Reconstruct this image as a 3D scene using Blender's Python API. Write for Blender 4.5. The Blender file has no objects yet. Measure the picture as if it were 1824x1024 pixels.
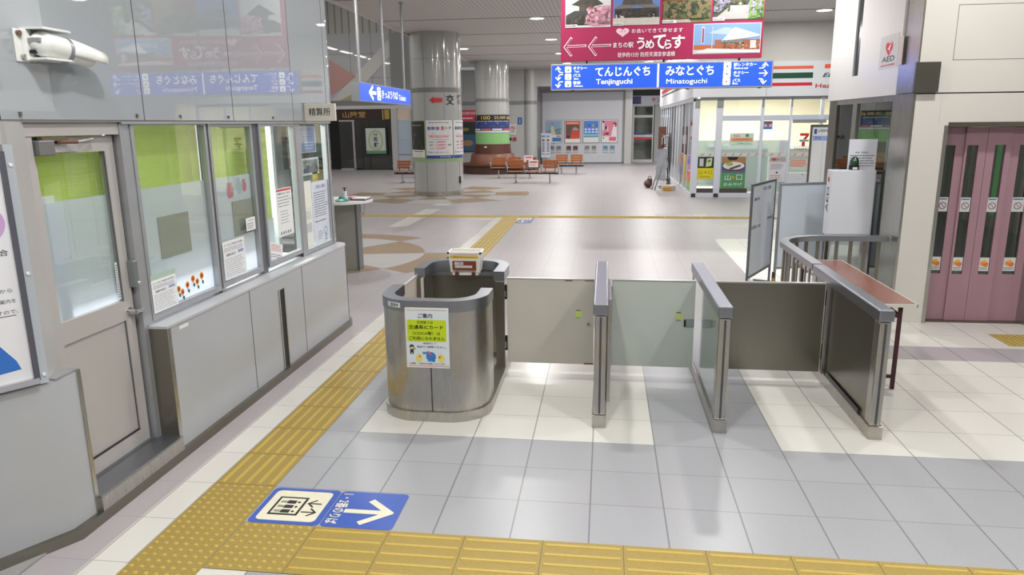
import bpy, bmesh, math, random
from mathutils import Vector, Matrix
random.seed(7)
SC = bpy.context.scene
COL = SC.collection
PI = math.pi

# ------------------------------------------------------------------ materials
def lin(c):
    c = c / 255.0
    return c / 12.92 if c <= .04045 else ((c + .055) / 1.055) ** 2.4
def rgb(c): return (lin(c[0]), lin(c[1]), lin(c[2]), 1)
_mats = {}
def _new(name):
    m = bpy.data.materials.new(name); m.use_nodes = True
    nt = m.node_tree; nt.nodes.clear()
    out = nt.nodes.new('ShaderNodeOutputMaterial')
    return m, nt, out
def mat(c, rough=.5, metal=0, emit=0, noise=0, nscale=8, spec=.5, coat=0, stretch=None, name=None, ior=1.5):
    """principled surface with a little procedural variation of its colour"""
    key = (tuple(c), rough, metal, emit, noise, nscale, spec, coat, stretch, ior)
    if key in _mats: return _mats[key]
    m, nt, out = _new(name or 'surface_%d_%d_%d' % tuple(c))
    b = nt.nodes.new('ShaderNodeBsdfPrincipled')
    b.inputs['Base Color'].default_value = rgb(c)
    b.inputs['Roughness'].default_value = rough
    b.inputs['Metallic'].default_value = metal
    b.inputs['Specular IOR Level'].default_value = spec; b.inputs['IOR'].default_value = ior
    b.inputs['Coat Weight'].default_value = coat
    b.inputs['Coat Roughness'].default_value = .03
    if emit:
        b.inputs['Emission Color'].default_value = rgb(c)
        b.inputs['Emission Strength'].default_value = emit
    if noise:
        tc = nt.nodes.new('ShaderNodeTexCoord'); n = nt.nodes.new('ShaderNodeTexNoise')
        mp = nt.nodes.new('ShaderNodeMapping')
        if stretch: mp.inputs['Scale'].default_value = stretch
        n.inputs['Scale'].default_value = nscale; n.inputs['Detail'].default_value = 4
        nt.links.new(tc.outputs['Object'], mp.inputs['Vector']); nt.links.new(mp.outputs['Vector'], n.inputs['Vector'])
        mx = nt.nodes.new('ShaderNodeMixRGB')
        mx.inputs['Color1'].default_value = rgb([max(0, v * (1 - noise)) for v in c])
        mx.inputs['Color2'].default_value = rgb([min(255, v * (1 + noise)) for v in c])
        nt.links.new(n.outputs['Fac'], mx.inputs['Fac']); nt.links.new(mx.outputs['Color'], b.inputs['Base Color'])
    nt.links.new(b.outputs[0], out.inputs[0])
    _mats[key] = m
    return m
def glassmat(tint=(247, 251, 250), refl=.12, rough=0.0, key='g'):
    k = ('glass', tint, refl, rough)
    if k in _mats: return _mats[k]
    m, nt, out = _new('glass')
    t = nt.nodes.new('ShaderNodeBsdfTransparent'); t.inputs[0].default_value = rgb(tint)
    g = nt.nodes.new('ShaderNodeBsdfGlossy'); g.inputs['Roughness'].default_value = rough
    f = nt.nodes.new('ShaderNodeFresnel'); f.inputs[0].default_value = 1.5
    a = nt.nodes.new('ShaderNodeMath'); a.operation = 'ADD'; a.inputs[1].default_value = refl * .5; a.use_clamp = True
    mx = nt.nodes.new('ShaderNodeMixShader'); ge = nt.nodes.new('ShaderNodeNewGeometry')
    sb = nt.nodes.new('ShaderNodeMath'); sb.operation = 'SUBTRACT'; sb.inputs[0].default_value = 1; nt.links.new(ge.outputs['Backfacing'], sb.inputs[1])
    ml = nt.nodes.new('ShaderNodeMath'); ml.operation = 'MULTIPLY'
    nt.links.new(f.outputs[0], a.inputs[0]); nt.links.new(a.outputs[0], ml.inputs[0]); nt.links.new(sb.outputs[0], ml.inputs[1]); nt.links.new(ml.outputs[0], mx.inputs[0])
    nt.links.new(t.outputs[0], mx.inputs[1]); nt.links.new(g.outputs[0], mx.inputs[2])
    nt.links.new(mx.outputs[0], out.inputs[0])
    _mats[k] = m; return m
def filmmat(c=(242, 243, 252), w=.5):
    k = ('film', c, w)
    if k in _mats: return _mats[k]
    m, nt, out = _new('frosted_film')
    d = nt.nodes.new('ShaderNodeBsdfPrincipled'); d.inputs['Base Color'].default_value = rgb(c); d.inputs['Roughness'].default_value = .45
    t = nt.nodes.new('ShaderNodeBsdfTranslucent'); t.inputs[0].default_value = rgb(c)
    mx = nt.nodes.new('ShaderNodeMixShader'); mx.inputs[0].default_value = 1 - w
    nt.links.new(d.outputs[0], mx.inputs[1]); nt.links.new(t.outputs[0], mx.inputs[2])
    nt.links.new(mx.outputs[0], out.inputs[0])
    _mats[k] = m; return m
def tilemat(c, rough=.3, speck=.05, grout=.72, size=.4, ox=0., oy=0., name='floor_tile', gx=.0042, gy=.0022):
    """square floor tiles with dark joints; per-tile tone and fine speckle"""
    m, nt, out = _new(name); L = nt.links.new
    N = nt.nodes.new
    geo = N('ShaderNodeNewGeometry'); sep = N('ShaderNodeSeparateXYZ'); L(geo.outputs['Position'], sep.inputs[0])
    def mth(op, a, b=None):
        n = N('ShaderNodeMath'); n.operation = op
        for i, v in enumerate((a, b)):
            if v is None: continue
            if isinstance(v, (int, float)): n.inputs[i].default_value = v
            else: L(v, n.inputs[i])
        return n.outputs[0]
    sx = mth('DIVIDE', mth('SUBTRACT', sep.outputs[0], ox), size); sy = mth('DIVIDE', mth('SUBTRACT', sep.outputs[1], oy), size)
    fx, fy = mth('FRACT', sx), mth('FRACT', sy)
    dx = mth('SUBTRACT', .5, mth('ABSOLUTE', mth('SUBTRACT', fx, .5)))
    dy = mth('SUBTRACT', .5, mth('ABSOLUTE', mth('SUBTRACT', fy, .5)))
    g = mth('MAXIMUM', mth('LESS_THAN', dx, gx / size), mth('LESS_THAN', dy, gy / size))
    cx, cy = mth('FLOOR', sx), mth('FLOOR', sy)
    cmb = N('ShaderNodeCombineXYZ'); L(cx, cmb.inputs[0]); L(cy, cmb.inputs[1])
    wn = N('ShaderNodeTexWhiteNoise'); wn.noise_dimensions = '2D'; L(cmb.outputs[0], wn.inputs['Vector'])
    n1 = N('ShaderNodeTexNoise'); n1.inputs['Scale'].default_value = 85; n1.inputs['Detail'].default_value = 2
    L(geo.outputs['Position'], n1.inputs['Vector'])
    n2 = N('ShaderNodeTexNoise'); n2.inputs['Scale'].default_value = 1.6; n2.inputs['Detail'].default_value = 3
    L(geo.outputs['Position'], n2.inputs['Vector'])
    v = mth('ADD', 1 - speck * .5, mth('MULTIPLY', mth('SUBTRACT', wn.outputs['Value'], .5), .05))
    v = mth('ADD', v, mth('MULTIPLY', mth('SUBTRACT', n1.outputs['Fac'], .5), speck * 2.2))
    v = mth('MULTIPLY', v, mth('SUBTRACT', 1, mth('MULTIPLY', g, 1 - grout * .72)))
    hsv = N('ShaderNodeVectorMath'); hsv.operation = 'SCALE'
    hsv.inputs[0].default_value = rgb(c)[:3]; L(v, hsv.inputs['Scale'])
    b = N('ShaderNodeBsdfPrincipled'); L(hsv.outputs[0], b.inputs['Base Color'])
    b.inputs['Roughness'].default_value = rough
    b.inputs['Specular IOR Level'].default_value = .42
    L(b.outputs[0], out.inputs[0])
    return m
def stripemat(c, c2, pitch=.1, axis=0, duty=.12, rough=.5, name='ribbed'):
    m, nt, out = _new(name); L = nt.links.new; N = nt.nodes.new
    geo = N('ShaderNodeNewGeometry'); sep = N('ShaderNodeSeparateXYZ'); L(geo.outputs['Position'], sep.inputs[0])
    a = N('ShaderNodeMath'); a.operation = 'DIVIDE'; L(sep.outputs[axis], a.inputs[0]); a.inputs[1].default_value = pitch
    f = N('ShaderNodeMath'); f.operation = 'FRACT'; L(a.outputs[0], f.inputs[0])
    l = N('ShaderNodeMath'); l.operation = 'LESS_THAN'; L(f.outputs[0], l.inputs[0]); l.inputs[1].default_value = duty
    mx = N('ShaderNodeMixRGB'); mx.inputs[1].default_value = rgb(c); mx.inputs[2].default_value = rgb(c2)
    L(l.outputs[0], mx.inputs[0])
    b = N('ShaderNodeBsdfPrincipled'); b.inputs['Roughness'].default_value = rough
    L(mx.outputs[0], b.inputs['Base Color']); L(b.outputs[0], out.inputs[0])
    return m
def steelmat(c=(188, 186, 180), rough=.28, axis=2, name='brushed_steel', metal=.95, stain=.1):
    m, nt, out = _new(name); L = nt.links.new; N = nt.nodes.new
    tc = N('ShaderNodeNewGeometry'); mp = N('ShaderNodeMapping')
    s = [220, 220, 220]; s[axis] = 3
    mp.inputs['Scale'].default_value = s
    n = N('ShaderNodeTexNoise'); n.inputs['Scale'].default_value = 1.5; n.inputs['Detail'].default_value = 3
    L(tc.outputs['Position'], mp.inputs['Vector']); L(mp.outputs['Vector'], n.inputs['Vector'])
    n2 = N('ShaderNodeTexNoise'); n2.inputs['Scale'].default_value = 2.3; n2.inputs['Detail'].default_value = 3
    L(tc.outputs['Position'], n2.inputs['Vector'])
    mx = N('ShaderNodeMixRGB'); mx.inputs[1].default_value = rgb([v * .975 for v in c]); mx.inputs[2].default_value = rgb([min(255, v * 1.025) for v in c])
    L(n.outputs['Fac'], mx.inputs[0])
    m2 = N('ShaderNodeMixRGB'); m2.inputs[2].default_value = rgb((170, 140, 84))
    rp = N('ShaderNodeMapRange'); rp.inputs[1].default_value = .55; rp.inputs[2].default_value = .8; rp.inputs[4].default_value = stain * 3
    L(n2.outputs['Fac'], rp.inputs[0]); L(rp.outputs[0], m2.inputs[0]); L(mx.outputs[0], m2.inputs[1])
    b = N('ShaderNodeBsdfPrincipled'); b.inputs['Metallic'].default_value = metal
    L(m2.outputs[0], b.inputs['Base Color'])
    r = N('ShaderNodeMath'); r.operation = 'MULTIPLY_ADD'; r.inputs[1].default_value = .06; r.inputs[2].default_value = rough - .03
    L(n.outputs['Fac'], r.inputs[0]); L(r.outputs[0], b.inputs['Roughness'])
    L(b.outputs[0], out.inputs[0])
    return m

STEEL = steelmat()
STEEL_D = steelmat((140, 137, 128), .3, 2, 'dark_brushed_steel')
STEEL_H = steelmat((156, 159, 166), .36, 1, 'brushed_steel_cap', stain=0)
POLISH = steelmat((175, 182, 180), .12, 2, 'polished_steel', stain=.03)
CHROME = mat((210, 210, 212), .12, 1)
ALU = mat((172, 174, 178), .38, .55, noise=.03)
ALU_D = mat((112, 114, 118), .4, .6)
PANEL = mat((160, 166, 171), .012, 0, noise=.012, nscale=1.5, spec=.5, ior=1.68)
PANEL_LO = mat((174, 177, 182), .2, 0, noise=.02, nscale=2, spec=.5)
PAINT_G = mat((172, 171, 170), .35, noise=.02, nscale=3)
WHITE = mat((228, 229, 230), .4)
BLACK = mat((22, 22, 24), .4)
DARKGAP = mat((40, 40, 44), .7)
GLASS = glassmat()
WOOD = mat((156, 94, 50), .38, noise=.16, nscale=5, stretch=(1, 1, 14))
WOOD_D = mat((92, 52, 36), .4, noise=.2, nscale=6, stretch=(6, 6, 1))

# ------------------------------------------------------------------ mesh helpers
class MB:
    def __init__(s): s.bm = bmesh.new(); s.mats = []
    def mi(s, m):
        if m not in s.mats: s.mats.append(m)
        return s.mats.index(m)
    def _tag(s, faces, m, smooth=False):
        i = s.mi(m)
        for f in faces: f.material_index = i; f.smooth = smooth
    def box(s, x0, x1, y0, y1, z0, z1, m, bev=0, seg=2):
        t = bmesh.new(); bmesh.ops.create_cube(t, size=1)
        for v in t.verts: v.co = Vector(((x0 + x1) / 2 + v.co.x * (x1 - x0), (y0 + y1) / 2 + v.co.y * (y1 - y0), (z0 + z1) / 2 + v.co.z * (z1 - z0)))
        if bev: bmesh.ops.bevel(t, geom=t.edges[:], offset=bev, segments=seg, affect='EDGES', profile=.5)
        s.merge(t, m); return s
    def merge(s, t, m, smooth=False, M=None):
        i = s.mi(m); mp = {}
        for v in t.verts: mp[v] = s.bm.verts.new(M @ v.co if M else v.co)
        for f in t.faces:
            try: nf = s.bm.faces.new([mp[v] for v in f.verts]); nf.material_index = i; nf.smooth = smooth
            except ValueError: pass
        t.free()
    def poly(s, pts, m):
        f = s.bm.faces.new([s.bm.verts.new(p) for p in pts]); f.material_index = s.mi(m); return s
    def prism(s, pts, z0, z1, m, smooth=False):
        a = [s.bm.verts.new((p[0], p[1], z0)) for p in pts]; b = [s.bm.verts.new((p[0], p[1], z1)) for p in pts]
        i = s.mi(m); n = len(pts)
        s.bm.faces.new(a[::-1]).material_index = i; s.bm.faces.new(b).material_index = i
        for k in range(n):
            f = s.bm.faces.new((a[k], a[(k + 1) % n], b[(k + 1) % n], b[k])); f.material_index = i; f.smooth = smooth
        return s
    def strip(s, outer, inner, z0, z1, m):
        """open wall of given thickness following two parallel polylines"""
        return s.prism(list(outer) + list(inner)[::-1], z0, z1, m)
    def ribbon(s, outer, inner, z0, z1, m):
        i = s.mi(m); V = s.bm.verts.new; F = s.bm.faces.new; n = len(outer)
        oa = [V((p[0], p[1], z0)) for p in outer]; ob = [V((p[0], p[1], z1)) for p in outer]
        ia = [V((p[0], p[1], z0)) for p in inner]; ib = [V((p[0], p[1], z1)) for p in inner]
        fs = []
        for k in range(n - 1):
            a = F((oa[k], oa[k + 1], ob[k + 1], ob[k])); a.smooth = True
            b = F((ia[k + 1], ia[k], ib[k], ib[k + 1])); b.smooth = True
            fs += [a, b, F((ob[k], ob[k + 1], ib[k + 1], ib[k])), F((oa[k + 1], oa[k], ia[k], ia[k + 1]))]
        fs += [F((oa[0], ob[0], ib[0], ia[0])), F((oa[-1], ia[-1], ib[-1], ob[-1]))]
        for f in fs: f.material_index = i
        return s
    def cyl(s, p0, p1, r, m, seg=20, r1=None, smooth=True):
        p0, p1 = Vector(p0), Vector(p1); r1 = r if r1 is None else r1
        d = (p1 - p0); L = d.length; q = d.to_track_quat('Z', 'Y').to_matrix().to_4x4(); q.translation = p0
        i = s.mi(m); V = s.bm.verts.new
        a = [V(q @ Vector((r * math.cos(2 * PI * k / seg), r * math.sin(2 * PI * k / seg), 0))) for k in range(seg)]
        b = [V(q @ Vector((r1 * math.cos(2 * PI * k / seg), r1 * math.sin(2 * PI * k / seg), L))) for k in range(seg)]
        for k in range(seg):
            f = s.bm.faces.new((a[k], a[(k + 1) % seg], b[(k + 1) % seg], b[k])); f.smooth = smooth; f.material_index = i
        s.bm.faces.new(a[::-1]).material_index = i; s.bm.faces.new(b).material_index = i
        return s
    def lathe(s, c, prof, m, seg=48, a0=0, a1=2 * PI):
        i = s.mi(m); rings = []
        full = abs(a1 - a0 - 2 * PI) < 1e-6; n = seg if full else seg + 1
        for r, z in prof:
            rings.append([s.bm.verts.new((c[0] + r * math.cos(a0 + (a1 - a0) * k / seg), c[1] + r * math.sin(a0 + (a1 - a0) * k / seg), z)) for k in range(n)])
        for j in range(len(rings) - 1):
            for k in range(seg):
                k2 = (k + 1) % n
                f = s.bm.faces.new((rings[j][k], rings[j][k2], rings[j + 1][k2], rings[j + 1][k])); f.smooth = True; f.material_index = i
        return s
    def tube(s, pts, r, m, seg=10):
        for a, b in zip(pts[:-1], pts[1:]): s.cyl(a, b, r, m, seg)
        return s
    def sphere(s, c, r, m, sc=(1, 1, 1)):
        t = bmesh.new(); bmesh.ops.create_uvsphere(t, u_segments=20, v_segments=12, radius=r)
        for v in t.verts: v.co = Vector(c) + Vector((v.co.x * sc[0], v.co.y * sc[1], v.co.z * sc[2]))
        s.merge(t, m, True); return s
    def build(s, name, parent=None, **kw):
        me = bpy.data.meshes.new(name)
        s.bm.normal_update(); bmesh.ops.recalc_face_normals(s.bm, faces=s.bm.faces[:])
        for e in s.bm.edges:
            if len(e.link_faces) == 2 and e.calc_face_angle(0) > .6: e.smooth = False
        s.bm.to_mesh(me); s.bm.free()
        for m in s.mats: me.materials.append(m)
        o = bpy.data.objects.new(name, me); COL.objects.link(o)
        if parent:
            o.parent = parent
            o.matrix_parent_inverse = parent.matrix_basis.inverted()
        for k, v in kw.items(): o[k] = v
        return o
def thing(name, label, category, loc=(0, 0, 0), group=None, rz=0):
    o = bpy.data.objects.new(name, None); COL.objects.link(o)
    o.empty_display_size = .1; o.location = loc; o.rotation_euler = (0, 0, rz)
    o['label'] = label; o['category'] = category
    if group: o['group'] = group
    return o
def tag(o, label, category, group=None):
    o['label'] = label; o['category'] = category
    if group: o['group'] = group
    return o
def struct(o): o['kind'] = 'structure'; return o
def dup(root, loc, rz=None, label=None, group=None):
    r = root.copy(); COL.objects.link(r); r.location = loc
    if rz is not None: r.rotation_euler = (0, 0, rz)
    if label: r['label'] = label
    if group: r['group'] = group
    for ch in list(root.children):
        c = ch.copy(); COL.objects.link(c); c.parent = r
        for g in ch.children:
            d = g.copy(); COL.objects.link(d); d.parent = c
    return r

# ---- text and flat artwork -------------------------------------------------
_txt = {}
def glyphs(body, bold=0.0):
    if any('\u4e00' <= ch <= '\u9fff' for ch in body): bold *= .3
    elif body.isascii(): bold *= .3
    else: bold *= .6
    k = (body, bold)
    if k in _txt: return _txt[k]
    cu = bpy.data.curves.new('lettering', 'FONT'); cu.body = body; cu.offset = bold; cu.resolution_u = 3
    cu.space_line = 1.05
    o = bpy.data.objects.new('lettering', cu); COL.objects.link(o)
    dg = bpy.context.evaluated_depsgraph_get(); dg.update()
    me = bpy.data.meshes.new_from_object(o.evaluated_get(dg))
    vs = [(v.co.x, v.co.y) for v in me.vertices]; fs = [tuple(p.vertices) for p in me.polygons]
    bpy.data.objects.remove(o); bpy.data.curves.remove(cu); bpy.data.meshes.remove(me)
    xs = [v[0] for v in vs] or [0, 1]; ys = [v[1] for v in vs] or [0, 1]
    bb = (min(xs), max(xs), min(ys), max(ys))
    _txt[k] = (vs, fs, bb); return _txt[k]
class Flat:
    """printed sheet: local u (right), v (up); layers lifted by dz along the normal"""
    def __init__(s, o, u=(1, 0, 0), v=(0, 0, 1), dz=.0008, warp=None, du=None):
        s.o = Vector(o); s.u = Vector(u).normalized(); s.v = Vector(v).normalized(); s.n = s.u.cross(s.v)
        s.dz = dz; s.mb = MB(); s.warp = warp; s.du = du; s.top = 0; s.cnt = {}; s.hold = 0; s.bmp = 0
    def P(s, a, b, l):
        s.top = max(s.top, l); l = l + s.bmp
        if s.warp: return s.warp(a, b, l * s.dz)
        return s.o + s.u * a + s.v * b + s.n * (l * s.dz)
    def bump(s, l):
        if s.hold: return
        s.cnt[l] = s.cnt.get(l, 0) + 1; s.bmp = min(.85, .03 * (s.cnt[l] - 1))
    def rect(s, u0, u1, v0, v1, m, l=1):
        s.bump(l)
        m = m if not isinstance(m, tuple) else mat(m, .45)
        n = max(1, int(math.ceil((u1 - u0) / s.du))) if s.du else 1
        for k in range(n):
            a, b = u0 + (u1 - u0) * k / n, u0 + (u1 - u0) * (k + 1) / n
            s.mb.poly([s.P(a, v0, l), s.P(b, v0, l), s.P(b, v1, l), s.P(a, v1, l)], m)
        return s
    def slab(s, u0, u1, v0, v1, th, m):
        """the sheet itself with real thickness, back at -th"""
        m = m if not isinstance(m, tuple) else mat(m, .45)
        if s.warp: return s.rect(u0, u1, v0, v1, m, 0)
        p = [s.o + s.u * a + s.v * b for a, b in ((u0, v0), (u1, v0), (u1, v1), (u0, v1))]
        q = [x - s.n * th for x in p]
        s.mb.poly(p, m); s.mb.poly(q[::-1], m)
        for k in range(4): s.mb.poly([p[k], q[k], q[(k + 1) % 4], p[(k + 1) % 4]], m)
        return s
    def poly(s, pts, m, l=1):
        s.bump(l)
        m = m if not isinstance(m, tuple) else mat(m, .45)
        s.mb.poly([s.P(a, b, l) for a, b in pts], m); return s
    def disc(s, a, b, r, m, l=1, r2=None, n=24, a0=0, a1=2 * PI):
        r2 = r2 or r
        pts = [(a + r * math.cos(a0 + (a1 - a0) * k / n), b + r2 * math.sin(a0 + (a1 - a0) * k / n)) for k in range(n + (a1 - a0 < 6.28))]
        return s.poly(pts, m, l)
    def ring(s, a, b, r0, r1, m, l=1, n=28, e=1.0):
        m = m if not isinstance(m, tuple) else mat(m, .45)
        s.bump(l); s.hold += 1
        for k in range(n):
            t0, t1 = 2 * PI * k / n, 2 * PI * (k + 1) / n
            s.poly([(a + r0 * math.cos(t0), b + e * r0 * math.sin(t0)), (a + r1 * math.cos(t0), b + e * r1 * math.sin(t0)), (a + r1 * math.cos(t1), b + e * r1 * math.sin(t1)), (a + r0 * math.cos(t1), b + e * r0 * math.sin(t1))], m, l)
        s.hold -= 1
        return s
    def rrect(s, u0, u1, v0, v1, r, m, l=1):
        pts = []
        for cx, cy, t in ((u1 - r, v1 - r, 0), (u0 + r, v1 - r, 90), (u0 + r, v0 + r, 180), (u1 - r, v0 + r, 270)):
            for k in range(6):
                an = math.radians(t + 18 * k); pts.append((cx + r * math.cos(an), cy + r * math.sin(an)))
        return s.poly(pts, m, l)
    def text(s, body, u0, u1, v0, v1, m, l=2, bold=0., rot=0, slant=0.):
        m = m if not isinstance(m, tuple) else mat(m, .45)
        s.bump(l)
        vs, fs, bb = glyphs(body, bold); w = bb[1] - bb[0] or 1; h = bb[3] - bb[2] or 1
        i = s.mb.mi(m); V = []
        for x, y in vs:
            a, b = (x - bb[0]) / w, (y - bb[2]) / h
            a += slant * b
            if rot == 90: a, b = 1 - b, a
            elif rot == -90: a, b = b, 1 - a
            V.append(s.mb.bm.verts.new(s.P(u0 + a * (u1 - u0), v0 + b * (v1 - v0), l)))
        for f in fs:
            try: s.mb.bm.faces.new([V[k] for k in f]).material_index = i
            except ValueError: pass
        return s
    def lines(s, u0, u1, v0, v1, n, m, l=2, fill=.35, seed=1):
        """rows of small illegible print"""
        rd = random.Random(seed); h = (v1 - v0) / n; s.bump(l); s.hold += 1
        for k in range(n):
            y = v1 - (k + .5) * h; x = u0
            end = u1 - rd.random() * .25 * (u1 - u0)
            while x < end:
                w = min((.05 + .16 * rd.random()) * (u1 - u0), end - x)
                s.rect(x, x + w, y - h * fill / 2, y + h * fill / 2, m, l); x += w + .02 * (u1 - u0)
        s.hold -= 1
        return s
    def arrow(s, pts, w, m, l=2):
        for kk, ((a, b), (c, d)) in enumerate(zip(pts[:-1], pts[1:])):
            L = math.hypot(c - a, d - b); nx, ny = -(d - b) / L * w / 2, (c - a) / L * w / 2
            ex, ey = (c - a) / L * w * .35, (d - b) / L * w * .35
            s.poly([(a + nx - ex, b + ny - ey), (a - nx - ex, b - ny - ey), (c - nx + ex, d - ny + ey), (c + nx + ex, d + ny + ey)], m, l + .18 * kk)
        return s
    def blobs(s, u0, u1, v0, v1, n, cols, r, l=3, seed=1):
        """printed foliage and texture: many small irregular dabs"""
        rd = random.Random(seed); s.hold += 1; s.bmp = 0
        for k in range(n):
            a, b = u0 + rd.random() * (u1 - u0), v0 + rd.random() * (v1 - v0); q = rd.randint(5, 7); rr = r * (.5 + rd.random()); t0 = rd.random() * 6
            pts = [(min(u1, max(u0, a + rr * (.7 + .5 * rd.random()) * math.cos(t0 + 2 * PI * j / q))), min(v1, max(v0, b + rr * (.7 + .5 * rd.random()) * math.sin(t0 + 2 * PI * j / q)))) for j in range(q)]
            s.poly(pts, mat(rd.choice(cols), .5), l + .016 * k)
        s.hold -= 1; return s
    def build(s, name, parent=None, **kw):
        # keep the facing of artwork polygons
        me = bpy.data.meshes.new(name); s.mb.bm.normal_update(); s.mb.bm.to_mesh(me); s.mb.bm.free()
        for m in s.mb.mats: me.materials.append(m)
        o = bpy.data.objects.new(name, me); COL.objects.link(o)
        if parent: o.parent = parent; o.matrix_parent_inverse = parent.matrix_basis.inverted()
        for k, v in kw.items(): o[k] = v
        return o
def arc(cx, cy, r, a0, a1, n=12, ry=None):
    ry = r if ry is None else ry
    return [(cx + r * math.cos(math.radians(a0 + (a1 - a0) * k / n)), cy + ry * math.sin(math.radians(a0 + (a1 - a0) * k / n))) for k in range(n + 1)]
def seal(path, off):
    """offset a polyline to its left by off"""
    out = []
    for k in range(len(path)):
        a = path[max(0, k - 1)]; b = path[min(len(path) - 1, k + 1)]
        dx, dy = b[0] - a[0], b[1] - a[1]; L = math.hypot(dx, dy) or 1
        out.append((path[k][0] - dy / L * off, path[k][1] + dx / L * off))
    return out

# ================================================================== FLOOR
T = .4
GREY = tilemat((162, 163, 168), .30, .08, name='grey_terrazzo_tile')
LILAC = tilemat((168, 163, 166), .36, .03, grout=.95, name='lilac_tile', gx=.003, gy=.0015)
CREAM = tilemat((212, 210, 204), .22, .015, name='cream_tile')
BAND = tilemat((168, 161, 167), .26, .04, name='lilac_band_tile')
mb = MB()
X0, X1, Y0, Y1 = -34, 24, -23, 96        # tile counts
def cell(i, j):
    x, y = (i + .5) * T, (j + .5) * T
    if .4 < x < 2.4 and 1.2 < y < 4.0: return CREAM
    if x > 3.2 and 1.2 < y < 3.2: return CREAM
    if x > 3.2 and 3.2 < y < 3.6: return BAND
    if x > 4.0 and 3.6 < y < 10.2: return CREAM
    if x > 4.4 and 11.4 < y < 11.9: return CREAM
    if 3.2 < x < 4.4 and 13.2 < y < 13.6: return CREAM
    if -2.6 < x < -2.1 and (11.2 < y < 12.8 or 13.2 < y < 14.4 or 15.2 < y < 15.7): return CREAM
    if y < -.4 and -.6 < x < .4: return CREAM
    if y < 4.4 and x > -.6: return GREY
    return LILAC
for j in range(Y0, Y1):
    i = X0
    while i < X1:
        m = cell(i, j); k = i
        while k < X1 and cell(k, j) is m: k += 1
        mb.poly([(i * T, j * T, 0), (k * T, j * T, 0), (k * T, (j + 1) * T, 0), (i * T, (j + 1) * T, 0)], m); i = k
struct(mb.build('floor'))
mb = MB()
# pale border line beside the tactile paving
mb.box(-.41, -.215, -9, 12.8, -.004, .0012, CREAM); mb.box(-.95, -.41, 12.35, 12.7, -.004, .0012, CREAM)
struct(mb.build('trim_1'))
BROWN = mat((150, 130, 108), .3, noise=.04, nscale=3); PALE = mat((178, 176, 176), .3, noise=.03, nscale=3)
def sector(mb, c, r0, r1, a0, a1, m, z):
    n = max(3, int((a1 - a0) / 6))
    for k in range(n):
        t0, t1 = math.radians(a0 + (a1 - a0) * k / n), math.radians(a0 + (a1 - a0) * (k + 1) / n)
        p = [(c[0] + r * math.cos(t), c[1] + r * math.sin(t), z) for r, t in ((r0, t0), (r1, t0), (r1, t1), (r0, t1))]
        mb.poly(p, m)
mb = MB(); cc = (-2.62, 7.85)
for k in range(8):
    a = -35 + 45 * k
    sector(mb, cc, 0.02, .92, a + 45, a + 90, BROWN if k % 2 == 0 else PALE, .0012)
    sector(mb, cc, .92, 1.78, a, a + 45, PALE if k % 2 == 0 else BROWN, .0012)
    sector(mb, cc, 1.78, 2.3, a, a + 45, BROWN if k % 2 == 0 else LILAC, .0012)
struct(mb.build('trim_2'))
mb = MB(); cc = (-2.9, 18.25)
for k in range(12):
    a = -100 + 30 * k
    sector(mb, cc, .8, 1.7, a, a + 30, BROWN if k % 2 == 0 else PALE, .0015)
    sector(mb, cc, 1.7, 2.7, a, a + 30, PALE if k % 2 == 0 else BROWN, .0015)
struct(mb.build('trim_3'))

# ---- tactile paving
YEL = mat((156, 134, 68), .55, noise=.07, nscale=60)
YELB = mat((188, 162, 78), .5, noise=.05, nscale=40)
JOINT = mat((104, 90, 52), .7)
def tactile_bars(x0, x1, y0, y1, along, pitch, name, label):
    root = thing(name, label, 'tactile paving', (x0, y0, 0))
    b = MB(); b.box(x0, x1, y0, y1, -.003, .003, YEL)
    n = int(round(((y1 - y0) if along == 'y' else (x1 - x0)) / pitch))
    for k in range(n + 1):
        if along == 'y': b.box(x0, x1, y0 + k * pitch - .0015, y0 + k * pitch + .0015, .002, .0036, JOINT)
        else: b.box(x0 + k * pitch - .0015, x0 + k * pitch + .0015, y0, y1, .002, .0036, JOINT)
    b.build('base_sheet', root)
    t = MB(); w = (x1 - x0) if along == 'y' else (y1 - y0)
    for k in range(n):
        for q in range(5):
            c = (x0 if along == 'y' else y0) + w * (q + .5) / 5
            if along == 'y': a, bb = y0 + k * pitch + .012, y0 + (k + 1) * pitch - .012
            else: a, bb = x0 + k * pitch + .012, x0 + (k + 1) * pitch - .012
            h = .0115; z0, z1 = .003, .0085
            L = [(c - h, z0), (c - h * .62, z1), (c + h * .62, z1), (c + h, z0)]
            if along == 'y': A = [(x, a + (0 if z == z0 else .005), z) for x, z in L]; B = [(x, bb - (0 if z == z0 else .005), z) for x, z in L]
            else: A = [(a + (0 if z == z0 else .005), x, z) for x, z in L]; B = [(bb - (0 if z == z0 else .005), x, z) for x, z in L]
            for m0 in range(3): t.poly([A[m0], A[m0 + 1], B[m0 + 1], B[m0]], YELB)
            t.poly(A, YELB); t.poly(B[::-1], YELB)
    t.build('raised_bars', root)['kind'] = 'stuff'
    return root
def tactile_dots(x0, x1, y0, y1, nx, ny, name, label):
    root = thing(name, label, 'tactile paving', (x0, y0, 0))
    b = MB(); b.box(x0, x1, y0, y1, -.003, .003, YEL)
    b.build('base_sheet', root)
    t = MB(); dx, dy = (x1 - x0) / nx, (y1 - y0) / ny
    for i in range(nx):
        for j in range(ny):
            c = (x0 + (i + .5) * dx, y0 + (j + .5) * dy)
            t.lathe(c, [(.0125, .003), (.0095, .0072), (.005, .0082), (.0003, .0084)], YELB, 10)
    t.build('raised_dots', root)['kind'] = 'stuff'
    return root
SX0, SX1 = -.205, .17
tactile_bars(SX0, SX1, .4, 12.8, 'y', .4, 'tactile_paving', 'yellow tactile strip of long ridges running beside the ticket office into the hall')
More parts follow.
